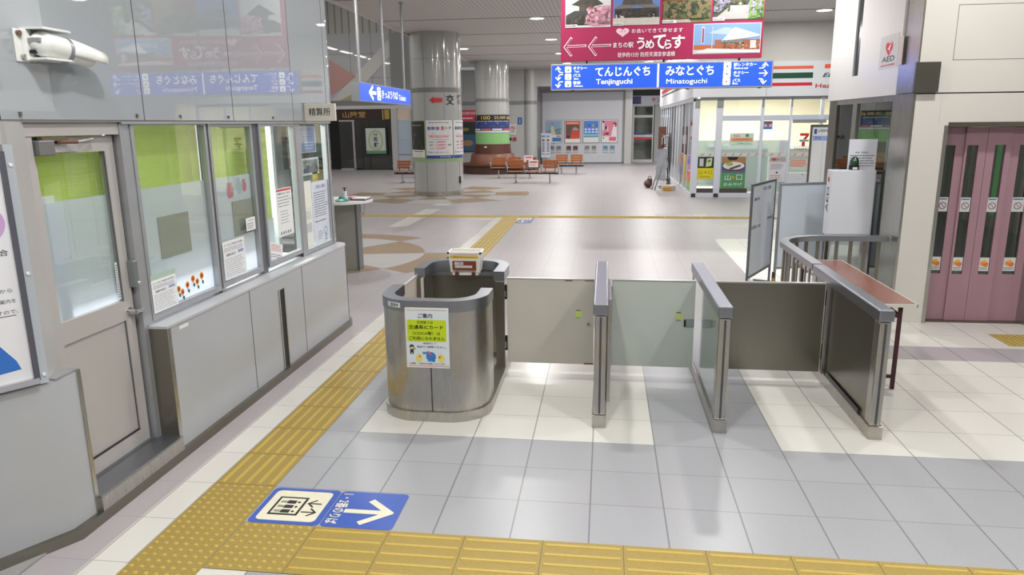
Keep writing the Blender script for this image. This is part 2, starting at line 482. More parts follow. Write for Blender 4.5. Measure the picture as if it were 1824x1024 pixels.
tactile_dots(SX0, SX1, -1.2, .4, 7, 32, 'tactile_paving', 'yellow tactile blocks with raised dots at the corner left of the blue lift sign')
tactile_dots(SX1 + .004, .57, -.4, .01, 8, 8, 'tactile_paving', 'yellow dotted tactile block below the pictogram half of the blue floor sign')
tactile_bars(.572, 4.0, -.4, .01, 'x', .4, 'tactile_paving', 'yellow ridged tactile strip crossing the bottom of the view')
tactile_dots(4.0, 4.8, -.4, .01, 16, 8, 'tactile_paving', 'yellow dotted tactile block at the bottom right corner')
tactile_bars(-8.4, -.21, 12.8, 13.15, 'x', .4, 'tactile_paving', 'far yellow tactile strip crossing the hall on the left of the junction')
tactile_bars(.17, 7.37, 12.8, 13.15, 'x', .4, 'tactile_paving', 'far yellow tactile strip crossing the hall towards the shop on the right')
tactile_dots(SX0, SX1, 12.8, 13.15, 7, 7, 'tactile_paving', 'small yellow dotted tactile block where the two far strips meet')
tactile_dots(5.8, 6.6, 3.69, 4.08, 16, 8, 'tactile_paving', 'yellow dotted tactile mat on the floor in front of the pink lift doors')

# ---- blue floor sign (lift pictogram + platform arrow)
SBLUE = mat((62, 92, 176), .38, noise=.05, nscale=30); SCREAM = mat((226, 220, 196), .42, noise=.03, nscale=20); SINK = mat((38, 44, 48), .5)
sg = thing('floor_sign', 'blue floor sign with lift pictogram and white arrow beside the yellow paving', 'floor sign', (.57, .2, 0))
f = Flat((.18, .015, .0016), (1, 0, 0), (0, 1, 0), dz=.0007)
f.rrect(0, .40, 0, .375, .03, SBLUE, 0); f.rrect(.404, .80, 0, .375, .03, SBLUE, 0)
f.build('sign_sheet', sg)
f = Flat((.18, .015, .0016), (1, 0, 0), (0, 1, 0), dz=.0007)
f.rrect(.03, .365, .03, .345, .03, SCREAM, 1)
# lift box: reads from the left side (rotated)
f.rect(.075, .245, .085, .275, SINK, 2); f.rect(.089, .231, .10, .26, SCREAM, 3)
for k in range(3):
    y = .12 + .048 * k
    f.rect(.10, .145, y - .006, y, SINK, 4); f.rect(.10, .145, y + .006, y + .012, SINK, 4)
    f.rect(.14, .19, y - .014, y + .02, SINK, 4); f.disc(.207, y + .003, .009, SINK, 4)
f.arrow([(.335, .215), (.268, .215)], .010, SINK, 3); f.arrow([(.298, .25), (.262, .215), (.298, .18)], .010, SINK, 3)
f.arrow([(.258, .125), (.325, .125)], .010, SINK, 3); f.arrow([(.300, .16), (.336, .125), (.300, .09)], .010, SINK, 3)
f.text('1・2番のりば', .418, .488, .03, .345, SCREAM, 1, bold=.06, rot=-90)
f.arrow([(.50, .165), (.735, .165)], .04, SCREAM, 1)
f.arrow([(.615, .275), (.742, .165), (.615, .055)], .04, SCREAM, 2)
f.build('sign_artwork', sg)
sg = thing('floor_sign', 'small blue floor sign beside the far tactile junction', 'floor sign', (.3, 12.3, 0))
f = Flat((.10, 11.88, .002), (1, 0, 0), (0, 1, 0), dz=.002)
f.rect(0, .4, 0, .86, SBLUE, 0); f.rect(.05, .35, .45, .82, SCREAM, 1); f.rect(.09, .31, .52, .74, SINK, 2)
for k in range(3): f.rect(.11 + .065 * k, .16 + .065 * k, .55, .71, SCREAM, 3)
f.arrow([(.2, .40), (.2, .08)], .04, SCREAM, 2); f.arrow([(.08, .22), (.2, .07), (.32, .22)], .04, SCREAM, 2)
f.build('sign_sheet', sg)
# ================================================================== TICKET OFFICE (left)
ST = struct
GLOSS = PANEL
mb = MB()
# lower wall, right of the door (panel faces) with rounded end
lw = [(-.60, .70)] + [(-.60, 3.8)] + arc(-.75, 3.8, .15, 0, 90, 8) + [(-3.3, 3.95)]
li = [(-.66, .70), (-.66, 3.8)] + arc(-.75, 3.8, .09, 0, 90, 8) + [(-3.3, 3.89)]
mb.ribbon(lw, li, .06, .85, PANEL_LO)
for y in (1.755, 2.72): mb.box(-.601, -.5985, y - .0025, y + .0025, .065, .85, DARKGAP)
mb.box(-.602, -.5975, 2.245, 2.335, .065, .735, DARKGAP)
mb.box(-.60, -.592, 2.235, 2.25, .065, .74, STEEL); mb.box(-.60, -.592, 2.33, 2.345, .065, .74, STEEL)
mb.box(-.602, -.5965, .70, .735, .055, .85, STEEL)
# left piece beside the door, chamfered towards the poster board
lw = [(-.60, -.065), (-.61, -.245), (-.80, -.555), (-1.6, -1.86)]
li = [(-.66, -.065), (-.67, -.225), (-.86, -.535), (-1.66, -1.84)]
mb.ribbon(lw, li, .05, .85, PANEL_LO)
mb.box(-.66, -.594, -.085, -.06, .03, .86, STEEL)
ST(mb.build('wall_left'))
mb = MB()
ko = [(-1.6, -1.92), (-.775, -.57), (-.57, -.235), (-.57, 3.8)] + arc(-.75, 3.8, .18, 0, 90, 8) + [(-3.3, 3.98)]
ki = [(-1.66, -1.86), (-.84, -.53), (-.64, -.22), (-.64, 3.8)] + arc(-.75, 3.8, .11, 0, 90, 8) + [(-3.3, 3.91)]
mb.ribbon(ko, ki, 0, .06, STEEL_D)
mb.box(-.64, -.572, -.065, .70, .055, .135, STEEL)
ST(mb.build('baseboard_left'))
mb = MB()
mb.box(-.80, -.575, -.065, .70, .135, .15, STEEL_H)                      # door threshold
mb.box(-.73, -.60, .698, .72, .15, .85, STEEL_D)                         # reveal right of the door
ST(mb.build('trim_4'))
mb = MB()
so = [(-.595, .70), (-.595, 3.8)] + arc(-.75, 3.8, .155, 0, 90, 8) + [(-3.3, 3.955)]
si = [(-.74, .70), (-.74, 3.8)] + arc(-.75, 3.8, .01, 0, 90, 8) + [(-3.3, 3.81)]
mb.ribbon(so, si, .85, .866, mat((200, 203, 208), .3, .3))
mb.box(-.68, -.605, -.22, -.06, .85, .862, ALU)
ST(mb.build('trim_5'))
# upper glossy wall
mb = MB()
uo = [(-.70, -4.0), (-.70, 3.9)] + arc(-.95, 3.9, .25, 0, 90, 12) + [(-3.3, 4.15)]
ui = [(-.76, -4.0), (-.76, 3.9)] + arc(-.95, 3.9, .19, 0, 90, 12) + [(-3.3, 4.09)]
mb.ribbon(uo, ui, 2.10, 4.6, GLOSS)
for y in (-.19, .88, 1.955, 3.02, 3.82): mb.box(-.7005, -.699, y - .0025, y + .0025, 2.10, 4.6, DARKGAP)
for y in (-.08, .80, 1.25, 1.87, 2.6, 3.3): mb.box(-.70, -.69, y, y + .012, 2.115, 2.135, STEEL_D)
mb.box(-.76, -.703, -4.0, 3.9, 2.088, 2.10, mat((120, 118, 116), .5))
ST(mb.build('wall_left'))
# pillar between poster board and door, and the wall carrying on to the left
mb = MB()
mb.prism([(-.635, -.245), (-.715, -.045), (-.86, -.045), (-.86, -.35)], .85, 2.09, PAINT_G)
mb.prism([(-.645, -.26), (-1.66, -1.92), (-1.72, -1.88), (-.70, -.22)], .85, 2.09, PAINT_G)
ST(mb.build('wall_left'))
# inside of the office
INW = mat((202, 203, 200), .6, noise=.02)
mb = MB()
mb.box(-3.3, -3.25, -1.9, 3.95, 0, 2.6, INW); mb.box(-3.3, -.86, -1.95, -1.9, 0, 2.6, INW)
mb.box(-3.3, -.8, -1.9, 3.9, 2.55, 2.6, INW); mb.box(-3.3, -.66, -1.9, 3.9, -.02, .012, mat((150, 150, 148), .5))
mb.box(-3.3, -1.2, 3.6, 3.66, 0, 2.5, mat((190, 194, 196), .5))
ST(mb.build('wall_office'))

FR = ALU
def window(n, y0, y1, z0, z1, fw=.03, xf=-.72, label=None):
    """aluminium framed pane in the plane x = xf; y0..y1 and z0..z1 are the glass edges"""
    b = MB()
    b.box(xf - .045, xf, y0 - fw, y0, z0 - .04, z1 + .025, FR); b.box(xf - .045, xf, y1, y1 + fw, z0 - .04, z1 + .025, FR)
    b.box(xf - .045, xf, y0, y1, z0 - .04, z0, FR); b.box(xf - .045, xf, y0, y1, z1, z1 + .025, FR)
    r = ST(b.build('window_%d' % n))
    g = MB(); g.box(xf - .026, xf - .020, y0 - .005, y1 + .005, z0 - .005, z1 + .005, GLASS); g.build('window_pane', r)
    return r
# posts and tracks between the windows
mb = MB()
mb.box(-.80, -.725, .66, .758, .15, 2.088, FR); mb.box(-.725, -.718, .66, .69, .15, 2.088, FR)
mb.box(-.79, -.722, 1.592, 1.60, .866, 2.088, DARKGAP)
mb.box(-.79, -.722, 3.045, 3.062, .866, 2.088, DARKGAP); mb.box(-.77, -.716, 3.062, 3.155, .866, 2.088, FR)
mb.box(-.79, -.725, 2.27, 2.355, .866, 2.088, ALU_D)
mb.box(-.77, -.716, 3.83, 3.87, .866, 2.088, FR); mb.box(-.775, -.72, 3.82, 3.83, .866, 2.088, DARKGAP)
mb.box(-.80, -.70, .66, 3.9, 2.078, 2.09, FR)
mb.box(-.80, -.712, .70, 3.87, .866, .872, FR)
ST(mb.build('trim_6'))
w1 = window(1, .79, 1.562, .925, 2.07)
w2 = window(2, 1.655, 2.24, .935, 2.055, xf=-.725)
w3 = window(3, 2.39, 3.015, .95, 2.055, xf=-.712)
w4 = window(4, 3.185, 3.79, .915, 2.07)
# rounded glass at the far corner
b = MB(); pth = [(-.72, 3.87)] + arc(-.95, 3.87, .23, 0, 90, 10) + [(-2.6, 4.10)]
pin = [(-.726, 3.87)] + arc(-.95, 3.87, .224, 0, 90, 10) + [(-2.6, 4.094)]
b.ribbon(pth, pin, .866, 2.09, GLASS)
w5 = ST(b.build('window_5'))
b = MB(); b.box(-1.62, -1.58, 4.08, 4.12, .866, 2.09, FR); b.ribbon(pth, [(x - .03 if k == 0 else x * .995 - .01, y - .02) for k, (x, y) in enumerate(pth)], .866, .90, FR)
b.build('window_frame', w5)
# frosted film on the inner face of the panes
FILM = filmmat()
for r, y0, y1, z0 in ((w1, .79, 1.562, .925), (w2, 1.655, 2.24, .935)):
    b = MB(); b.box(-.7615, -.760, y0, y1, z0, 1.69, FILM); b.build('frosted_film', r)
b = MB(); b.box(-.7465, -.745, 2.40, 2.56, .95, 1.30, FILM); b.build('frosted_film', w3)
# blinds behind the upper half
LIME = mat((208, 222, 122), .5, noise=.03)
def blind(y0, y1, z0, z1, label):
    r = thing('venetian_blind', label, 'blind', (-.86, (y0 + y1) / 2, z1))
    b = MB(); n = int((z1 - z0) / .0125)
    for k in range(n):
        z = z0 + k * .0125
        t = bmesh.new(); bmesh.ops.create_cube(t, size=1)
        for v in t.verts: v.co = Vector((v.co.x * .002, v.co.y * (y1 - y0), v.co.z * .0142))
        b.merge(t, LIME, M=Matrix.Translation((-.86, (y0 + y1) / 2, z)) @ Matrix.Rotation(math.radians(20), 4, 'Y'))
    b.build('slats', r)
    b = MB(); b.box(-.885, -.835, y0, y1, z1 - .01, z1 + .03, WHITE); b.build('head_rail', r)
    b = MB()
    for y in (y0 + .15, (y0 + y1) / 2 + .1, y1 - .12): b.box(-.847, -.845, y - .001, y + .001, z0, z1, mat((225, 232, 200), .5))
    b.build('cord', r)
    return r
blind(-.10, .70, 1.2, 2.09, 'lime green venetian blind behind the glass of the office door')
blind(.72, 1.69, 1.2, 2.09, 'lime green venetian blind behind the first office window')
blind(1.79, 2.78, 1.2, 2.09, 'lime green venetian blind behind the second office window')
mb = MB(); mb.box(-.885, -.80, 1.70, 1.78, .0, 2.5, mat((190, 190, 196), .5)); ST(mb.build('wall_post'))
# boards standing against the film
KH = mat((158, 157, 142), .5)
for y0, y1, lab in ((.976, 1.317, 'square khaki board hanging behind the frosted first office window'), (1.917, 2.262, 'square khaki board behind the frosted second office window')):
    b = MB(); b.box(-.7595, -.7535, y0, y1, 1.235, 1.50, KH); o = b.build('notice_board')
    tag(o, lab, 'board')

for k, (ya, yb_, z0, z1, c, lab) in enumerate(((1.86, 1.955, 1.53, 1.645, (206, 128, 138), 'pinkish red shape blurred behind the film of the second window, left of two'), (2.10, 2.165, 1.56, 1.655, (204, 118, 130), 'pinkish red shape blurred behind the film of the second window, right of two'), (2.015, 2.085, 1.55, 1.675, (176, 192, 198), 'grey bottle shape between the two red shapes behind the second window'))):
    f = Flat((-.7585, ya, z0), (0, 1, 0), (0, 0, 1)); f.slab(.012, yb_ - ya - .012, 0, z1 - z0, .0012, c); f.rect(0, yb_ - ya, .015, (z1 - z0) * .7, c, 1)
    o = f.build('blurred_object'); tag(o, lab, 'object')
b = MB(); b.box(-.86, -.80, .10, .19, 1.0, 1.715, mat((226, 224, 214), .5), .004); o = b.build('white_box'); tag(o, 'white box showing just above the frosted film of the office door', 'box')

# ---- door
d = MB()
DP = mat((176, 172, 170), .35, noise=.02, nscale=3)
x0, x1 = -.795, -.76
d.box(x0, x1, .015, .055, .155, 2.015, DP); d.box(x0, x1, .565, .645, .155, 2.015, DP)
d.box(x0, x1, .055, .565, 1.93, 2.015, DP); d.box(x0, x1, .055, .565, .94, 1.06, DP); d.box(x0, x1, .055, .565, .155, .255, DP)
d.box(x0 + .006, x1 - .010, .055, .565, .255, .94, DP)
door = ST(d.build('door_1'))
d = MB()
d.box(-.80, -.73, -.045, .012, .15, 2.088, DP); d.box(-.80, -.768, .646, .66, .15, 2.088, DARKGAP)
d.box(-.80, -.725, -.045, .66, 2.02, 2.088, DP); d.box(-.80, -.735, .012, .648, .15, .155, ALU_D)
d.box(-.724, -.7185, .69, .70, .15, 2.088, ALU)
d.build('door_frame', door)
d = MB(); d.box(x0 + .012, x0 + .017, .055, .565, 1.06, 1.93, GLASS); d.build('glass', door)
d = MB(); d.box(x0 + .0075, x0 + .009, .055, .565, 1.06, 1.685, FILM); d.build('frosted_film', door)
d = MB(); d.box(x1 - .009, x1 + .002, .06, .56, .248, .256, DARKGAP); d.box(x1 - .009, x1 - .004, .558, .566, .256, .94, ALU_D); d.box(x1 - .006, x1 + .004, .555, .563, 1.06, 1.93, ALU_D); d.build('bead', door)
d = MB(); d.cyl((-.76, .60, .985), (-.71, .60, .985), .017, CHROME); d.cyl((-.715, .595, .985), (-.715, .66, .985), .012, CHROME); d.sphere((-.715, .66, .985), .014, CHROME); d.cyl((-.762, .60, .985), (-.754, .60, .985), .027, CHROME)
d.build('door_handle', door)
d = MB(); d.box(-.76, -.715, .628, .672, 1.125, 1.29, mat((140, 146, 150), .3, .6), .008); d.sphere((-.713, .655, 1.15), .012, CHROME); d.build('lock_box', door)
d = MB(); d.box(-.76, -.70, .02, .125, 1.925, 2.0, mat((128, 128, 128), .4, .5), .006); d.box(-.76, -.735, .125, .33, 1.935, 1.985, mat((186, 184, 184), .4, .2), .004)
d.box(-.735, -.705, .05, .23, 1.995, 2.015, mat((110, 98, 90), .5, .5)); d.cyl((-.72, .16, 1.99), (-.69, .27, 1.988), .010, mat((120, 84, 72), .5, .4)); d.cyl((-.69, .27, 1.988), (-.73, .44, 2.0), .008, STEEL)
d.build('door_closer', door)
d = Flat((x1 + .0006, .525, 1.075), (0, 1, 0), (0, 0, 1)); d.rect(0, .02, 0, .22, (225, 228, 230), 0); d.lines(.004, .018, .01, .21, 14, (90, 90, 90), 1, .5); d.build('sticker', door)

# ---- notices on the glass
NG = (70, 78, 130); INK = (40, 42, 48)
def sheet(name, label, cat, o, u, w, h, draw, th=.0012, group=None, dz=.0006, v=(0, 0, 1), base=(236, 238, 240), warp=None, du=None):
    f = Flat(o, u, v, dz=dz, warp=warp, du=du); f.slab(0, w, 0, h, th, base); draw(f, w, h)
    ob = f.build(name); tag(ob, label, cat, group); return ob
def timetable_notice(f, w, h):
    f.text('きっぷをご利用のお客様へ', w * .06, w * .94, h * .87, h * .93, NG, 1, bold=.02)
    f.lines(w * .05, w * .95, h * .72, h * .84, 3, (120, 122, 140), 1, .3, 3)
    f.rect(w * .66, w * .92, h * .62, h * .70, (150, 160, 205), 1); f.text('当駅の窓口', w * .12, w * .55, h * .60, h * .68, INK, 1, bold=.02)
    f.lines(w * .05, w * .95, h * .05, h * .56, 9, (135, 136, 146), 1, .22, 9)
sheet('paper_notice', 'white notice sheet in a clear holder beside the sunflower stickers', 'notice', (-.7165, .775, .925), (0, 1, 0), .262, .205, timetable_notice)
b = MB(); b.box(-.7185, -.7175, .773, 1.04, 1.05, 1.165, mat((176, 198, 184), .2)); o = b.build('holder'); tag(o, 'greenish clear plastic sheet holder behind the first window notice', 'sheet holder')
sheet('paper_notice', 'lilac-printed notice at the bottom of the second office window', 'notice', (-.717, 1.65, .945), (0, 1, 0), .325, .285, timetable_notice)
def small_card(f, w, h):
    f.text('係員不在の場合', w * .25, w * .8, h * .74, h * .84, (80, 80, 90), 1); f.lines(w * .1, w * .9, h * .12, h * .62, 3, (90, 90, 100), 1, .3, 4)
sheet('paper_notice', 'small white card on the second office window over the khaki board', 'notice', (-.717, 2.03, 1.258), (0, 1, 0), .15, .1, small_card)
# sunflowers
def sunflower(f, a, b, r, low):
    f.rect(a - .003, a + .003, b - r * 1.9, b, (60, 90, 50), 1)
    f.disc(a + .012, b - r * 1.7, .009, (40, 84, 60), 1, .014)
    n = 14
    pts = []
    for k in range(2 * n):
        t = PI * k / n; rr = r if k % 2 == 0 else r * .78
        pts.append((a + rr * math.cos(t), b + rr * math.sin(t)))
    f.poly(pts, (236, 168, 62), 2); f.disc(a, b, r * .66, (226, 128, 44), 3); f.disc(a, b, r * .42, (140, 62, 40), 4)
sf = [(1.085, 1.012, .026), (1.125, .984, .025), (1.19, 1.018, .026), (1.262, 1.045, .027), (1.31, 1.016, .025), (1.372, 1.044, .028)]
for k, (y, z, r) in enumerate(sf):
    f = Flat((-.7385, y, z), (0, 1, 0)); sunflower(f, 0, 0, r, 0); o = f.build('sunflower_sticker')
    tag(o, ['leftmost', 'second from left, low', 'third from left', 'fourth from left, tall', 'fifth from left, low', 'rightmost, tall'][k] + ' sunflower sticker on the first office window', 'sticker', 'sunflower stickers on the first window')
for k, (y, z, r) in enumerate([(3.235, 1.02, .027), (3.295, .985, .026), (3.355, 1.015, .027)]):
    f = Flat((-.7385, y, z), (0, 1, 0)); sunflower(f, 0, 0, r, 0); o = f.build('sunflower_sticker')
    tag(o, ['left', 'middle', 'right'][k] + ' sunflower sticker of three on the fourth office window', 'sticker', 'sunflower stickers on the fourth window')
# service window contents
def red_notice(f, w, h):
    f.rect(w * .03, w * .97, h * .945, h * .985, (206, 74, 76), 1); f.text('精算窓口のご案内', w * .1, w * .9, h * .875, h * .91, INK, 1, bold=.02)
    f.lines(w * .08, w * .95, h * .6, h * .85, 4, (90, 90, 96), 1, .2, 5); f.lines(w * .2, w * .8, h * .25, h * .55, 5, (110, 110, 120), 1, .18, 6)
    for k in range(5): f.rect(w * (.14 + .15 * k), w * (.2 + .15 * k), h * .04, h * .10, (90, 90, 96), 1)
sheet('paper_notice', 'tall red-topped notice hanging in the open service window', 'notice', (-.706, 2.56, 1.125), (0, 1, 0), .31, .41, red_notice)
def tilted(f, w, h):
    f.lines(w * .1, w * .9, h * .5, h * .92, 4, (214, 130, 130), 1, .4, 8); f.lines(w * .1, w * .9, h * .1, h * .35, 2, (100, 100, 110), 1, .3, 8)
sheet('paper_notice', 'white leaflet leaning askew at the bottom left of the service window', 'notice', (-.73, 2.40, .975), (0, .93, -.25), .24, .14, tilted, v=(0, .25, .93))
b = MB(); b.box(-1.25, -.80, 2.3, 3.1, .86, .90, mat((210, 210, 208), .4)); b.box(-1.25, -1.2, 2.3, 3.1, 0, .86, INW); o = b.build('service_counter'); tag(o, 'pale counter top just inside the service window', 'counter')
tr = thing('coin_tray', 'blue cash tray on the counter inside the service window', 'tray', (-.93, 2.78, .90))
b = MB(); b.box(-1.01, -.85, 2.66, 2.90, .901, .912, mat((96, 176, 214), .4), .004); b.build('tray_base', tr)
b = MB()
for a in ((-1.01, -1.0, 2.66, 2.90), (-.86, -.85, 2.66, 2.90), (-1.01, -.85, 2.66, 2.67), (-1.01, -.85, 2.89, 2.90)): b.box(a[0], a[1], a[2], a[3], .912, .93, mat((96, 176, 214), .4))
b.build('tray_rim', tr)
b = MB(); b.box(-1.16, -1.06, 2.72, 3.02, .901, 1.05, mat((226, 178, 190), .5), .01); b.box(-1.055, -1.052, 2.76, 2.98, .95, 1.02, WHITE); o = b.build('file_box'); tag(o, 'pink file box standing behind the blue cash tray', 'box')
b = MB(); b.box(-2.3, -1.9, 2.6, 3.4, .0, 2.0, mat((168, 174, 178), .4, .1)); b.box(-1.9, -1.895, 2.995, 3.005, .02, 1.98, DARKGAP); b.box(-1.9, -1.88, 2.95, 2.965, 1.0, 1.15, STEEL); o = b.build('filing_cabinet'); tag(o, 'grey steel cabinet seen through the service window', 'cabinet')
b = MB(); b.box(-1.5, -1.2, 2.95, 3.12, .90, 1.28, mat((92, 96, 100), .4), .01); b.box(-1.2, -1.196, 2.97, 3.10, 1.0, 1.25, mat((60, 66, 72), .2)); o = b.build('fare_machine'); tag(o, 'dark grey office machine on the counter inside the service window', 'machine')
# fourth window contents
def blue_poster(f, w, h):
    f.rect(w * .02, w * .98, h * .02, h * .98, (128, 140, 186), 1)
    f.lines(w * .1, w * .9, h * .55, h * .9, 3, (90, 100, 150), 2, .35, 2); f.lines(w * .3, w * .9, h * .1, h * .45, 3, (196, 204, 226), 2, .3, 4)
sheet('paper_notice', 'blue poster at the top of the fourth office window', 'notice', (-.747, 3.22, 1.81), (0, 1, 0), .38, .24, blue_poster)
def snow(f, w, h):
    f.rect(w * .05, w * .95, h * .12, h * .88, (150, 156, 160), 1); f.poly([(w * .05, h * .35), (w * .3, h * .7), (w * .5, h * .45), (w * .7, h * .75), (w * .95, h * .4), (w * .95, h * .12), (w * .05, h * .12)], (98, 100, 104), 2)
    f.poly([(w * .22, h * .58), (w * .3, h * .7), (w * .38, h * .6)], (220, 222, 226), 3)
sheet('paper_notice', 'grey landscape photo print in the fourth office window', 'notice', (-.747, 3.24, 1.60), (0, 1, 0), .40, .16, snow)
def yel(f, w, h): f.rect(w * .1, w * .9, h * .1, h * .5, (212, 188, 60), 1)
sheet('paper_notice', 'small yellow card in the fourth office window', 'notice', (-.747, 3.47, 1.50), (0, 1, 0), .12, .12, yel, base=(232, 208, 84))
def tall_n(f, w, h):
    f.text('ご案内とお願い', w * .2, w * .85, h * .88, h * .94, (86, 92, 150), 1, bold=.02); f.lines(w * .06, w * .96, h * .42, h * .84, 11, (96, 100, 126), 1, .3, 12)
    f.lines(w * .06, w * .96, h * .33, h * .38, 1, (80, 84, 100), 1, .3, 2); f.ring(w * .7, h * .17, .03, .04, (120, 124, 140), 1); f.ring(w * .7, h * .06, .02, .03, (120, 124, 140), 1); f.lines(w * .2, w * .5, h * .05, h * .2, 4, (140, 144, 160), 1, .3, 5)
sheet('paper_notice', 'large bluish text notice in the right half of the fourth office window', 'notice', (-.7345, 3.40, .93), (0, 1, 0), .40, .60, tall_n, base=(214, 220, 232))
def slim_n(f, w, h):
    f.rect(w * .1, w * .9, h * .6, h * .95, (236, 234, 222), 1); f.lines(w * .15, w * .85, h * .42, h * .55, 4, (170, 172, 150), 1, .3, 2); f.rect(w * .15, w * .8, h * .22, h * .36, (190, 200, 204), 1)
sheet('paper_notice', 'narrow cream notice at the left edge of the fourth office window', 'notice', (-.7345, 3.19, .93), (0, 1, 0), .19, .62, slim_n, base=(228, 230, 226))
# papers seen in the rounded corner glass
for k, (y, z, h, c, lab) in enumerate(((3.93, 1.88, .14, (88, 130, 176), 'blue landscape card high in the rounded corner glass'), (3.95, 1.50, .2, (222, 224, 226), 'white picture card in the middle of the rounded corner glass'), (3.95, 1.22, .2, (216, 216, 220), 'white card with dark picture low in the rounded corner glass'))):
    def cc_(f, w, hh, c=c): f.rect(w * .1, w * .9, hh * .3, hh * .85, (96, 92, 100) if c[0] > 200 else (60, 96, 140), 1); f.lines(w * .1, w * .9, hh * .05, hh * .25, 2, (90, 96, 130), 1, .3, 3)
    sheet('picture_card', lab, 'notice', (-.76, y - .03, z), (-.35, 1, 0), .15, h, cc_, base=c)
# fare adjustment plate
fs = thing('sign_plate', 'cream plate reading 精算所 projecting above the office windows', 'sign', (-.55, 3.27, 2.18))
b = MB(); b.box(-.70, -.40, 3.25, 3.28, 2.098, 2.252, mat((214, 208, 198), .4), .002); b.box(-.705, -.695, 3.243, 3.287, 2.092, 2.258, mat((240, 240, 238), .4)); b.build('plate', fs)
f = Flat((-.70, 3.249, 2.10), (1, 0, 0), (0, 0, 1)); f.text('精算所', .05, .255, .045, .115, (44, 44, 46), 1, bold=.02); f.build('lettering', fs)
b = MB(); b.box(-.72, -.695, 3.22, 3.30, 2.085, 2.265, ALU); b.build('bracket', fs)
b = MB(); b.box(-.60, -.5985, .83, .93, .81, .832, WHITE); o = b.build('name_tag'); tag(o, 'tiny white blank label on the lower panel under the first window', 'label')
# poster edge curved round the far end
def endp(f, w, h):
    f.rect(0, w, h * .45, h * .78, (196, 212, 52), 1); f.rect(0, w, h * .9, h * .93, (230, 150, 60), 1); f.lines(w * .1, w * .9, h * .1, h * .4, 6, (60, 60, 60), 1, .4, 3)
def wrap_end(a, b_, l):
    t = a / .155; r = .1535 + l
    return Vector((-.75 + r * math.cos(t), 3.8 + r * math.sin(t), .07 + b_))
sheet('paper_notice', 'white and yellow-green poster wrapped round the far end of the office wall', 'poster', (0, 0, 0), (0, 1, 0), .24, .78, endp, warp=lambda a, b_, l: wrap_end(a + .04, b_, l), du=.02)

# ---- poster board on the angled wall
pu = Vector((.522, .853, 0)); pn = Vector((.853, -.522, 0)); pc = Vector((-.62, -.245, 0)) + pn * .006
pb = thing('poster_board', 'framed white poster board on the angled wall left of the office door', 'poster board', (-.62, -.245, .87))
def bar(mb, a0, a1, z0, z1, d0, d1, m):
    P = lambda a, d: pc + pu * a + pn * d
    mb.prism([tuple(P(a0, d0)[:2]), tuple(P(a1, d0)[:2]), tuple(P(a1, d1)[:2]), tuple(P(a0, d1)[:2])], z0, z1, m)
b = MB(); bar(b, -.040, -.002, .86, 1.99, 0, .014, mat((196, 202, 210), .3, .4)); bar(b, -.060, -.040, .885, 1.96, 0, .028, mat((92, 94, 104), .4, .3))
bar(b, -1.2, -.045, .868, .897, 0, .03, CHROME); bar(b, -1.2, -.045, 1.96, 1.99, 0, .03, CHROME)
b.build('frame', pb)
for z in (.905, 1.40, 1.90):
    b = MB(); b.cyl(tuple(pc + pu * -.020 + Vector((0, 0, z)) + pn * .012), tuple(pc + pu * -.020 + Vector((0, 0, z)) + pn * .020), .008, WHITE); b.build('screw', pb)
f = Flat(pc + pu * -1.2 + pn * .006 + Vector((0, 0, .897)), pu, (0, 0, 1), dz=.0006)
W_ = 1.14; f.slab(0, W_, 0, 1.065, .004, (226, 226, 230))
f.ring(W_ - .10, .745, .05, .085, (196, 160, 206), 1); f.rect(W_ - .13, W_ - .04, .73, .76, (230, 226, 232), 2)
f.text('お困りの場合', W_ - .25, W_ - .022, .595, .625, (50, 50, 56), 1, bold=.02)
f.text('係員が別の駅から', W_ - .26, W_ - .03, .425, .445, (70, 72, 80), 1); f.text('遠隔で対応します案内を', W_ - .27, W_ - .022, .375, .395, (70, 72, 80), 1)
f.text('行っておりますので、', W_ - .26, W_ - .02, .325, .345, (70, 72, 80), 1); f.rect(W_ - .25, W_ - .03, .315, .318, (70, 72, 80), 1)
f.poly([(W_ - .5, .03), (W_ - .045, .055), (W_ - .06, .10), (W_ - .12, .19), (W_ - .3, .28), (W_ - .5, .3)], (52, 112, 196), 1)
f.build('poster', pb)

# ---- surveillance camera
cam = thing('security_camera', 'cream surveillance camera bracketed high on the glossy office wall', 'camera', (-.70, 0, 2.45))
CW = mat((228, 230, 226), .35, noise=.03, nscale=12)
b = MB(); b.box(-.70, -.690, -.045, .03, 2.365, 2.515, CW, .004); b.box(-.692, -.665, -.01, .035, 2.37, 2.515, CW, .006); b.build('mounting_plate', cam)
b = MB(); b.cyl((-.692, -.024, 2.495), (-.675, -.024, 2.495), .012, mat((140, 110, 96), .4, .6)); b.build('bolt', cam)
b = MB(); b.cyl((-.692, -.015, 2.39), (-.672, -.015, 2.39), .011, STEEL); b.build('bolt', cam)
b = MB()
def jaw(z0, z1):
    pts = [(-.70, .0)] + [(-.70, .10)] + arc(-.63, .14, .055, 180, 0, 10, .09) + [(-.575, 0)]
    b.prism(pts, z0, z1, CW)
jaw(2.514, 2.524); jaw(2.376, 2.386); b.box(-.695, -.672, -.012, .06, 2.372, 2.512, CW, .005)
b.box(-.66, -.635, .0, .02, 2.405, 2.42, BLACK); b.box(-.66, -.6, .0, .05, 2.455, 2.475, mat((150, 150, 150), .4)); b.build('bracket', cam)
A0 = Vector((-.635, .03, 2.455)); A1 = Vector((-.60, .37, 2.405)); ax = (A1 - A0).normalized()
b = MB(); b.sphere(A0 + ax * .03, .060, CW, (1, 1, 1)); b.cyl(A0 + ax * .03, A0 + ax * .15, .060, CW, 28); b.cyl(A0 + ax * .15, A0 + ax * .31, .059, CW, 28, r1=.044)
b.build('camera_body', cam)
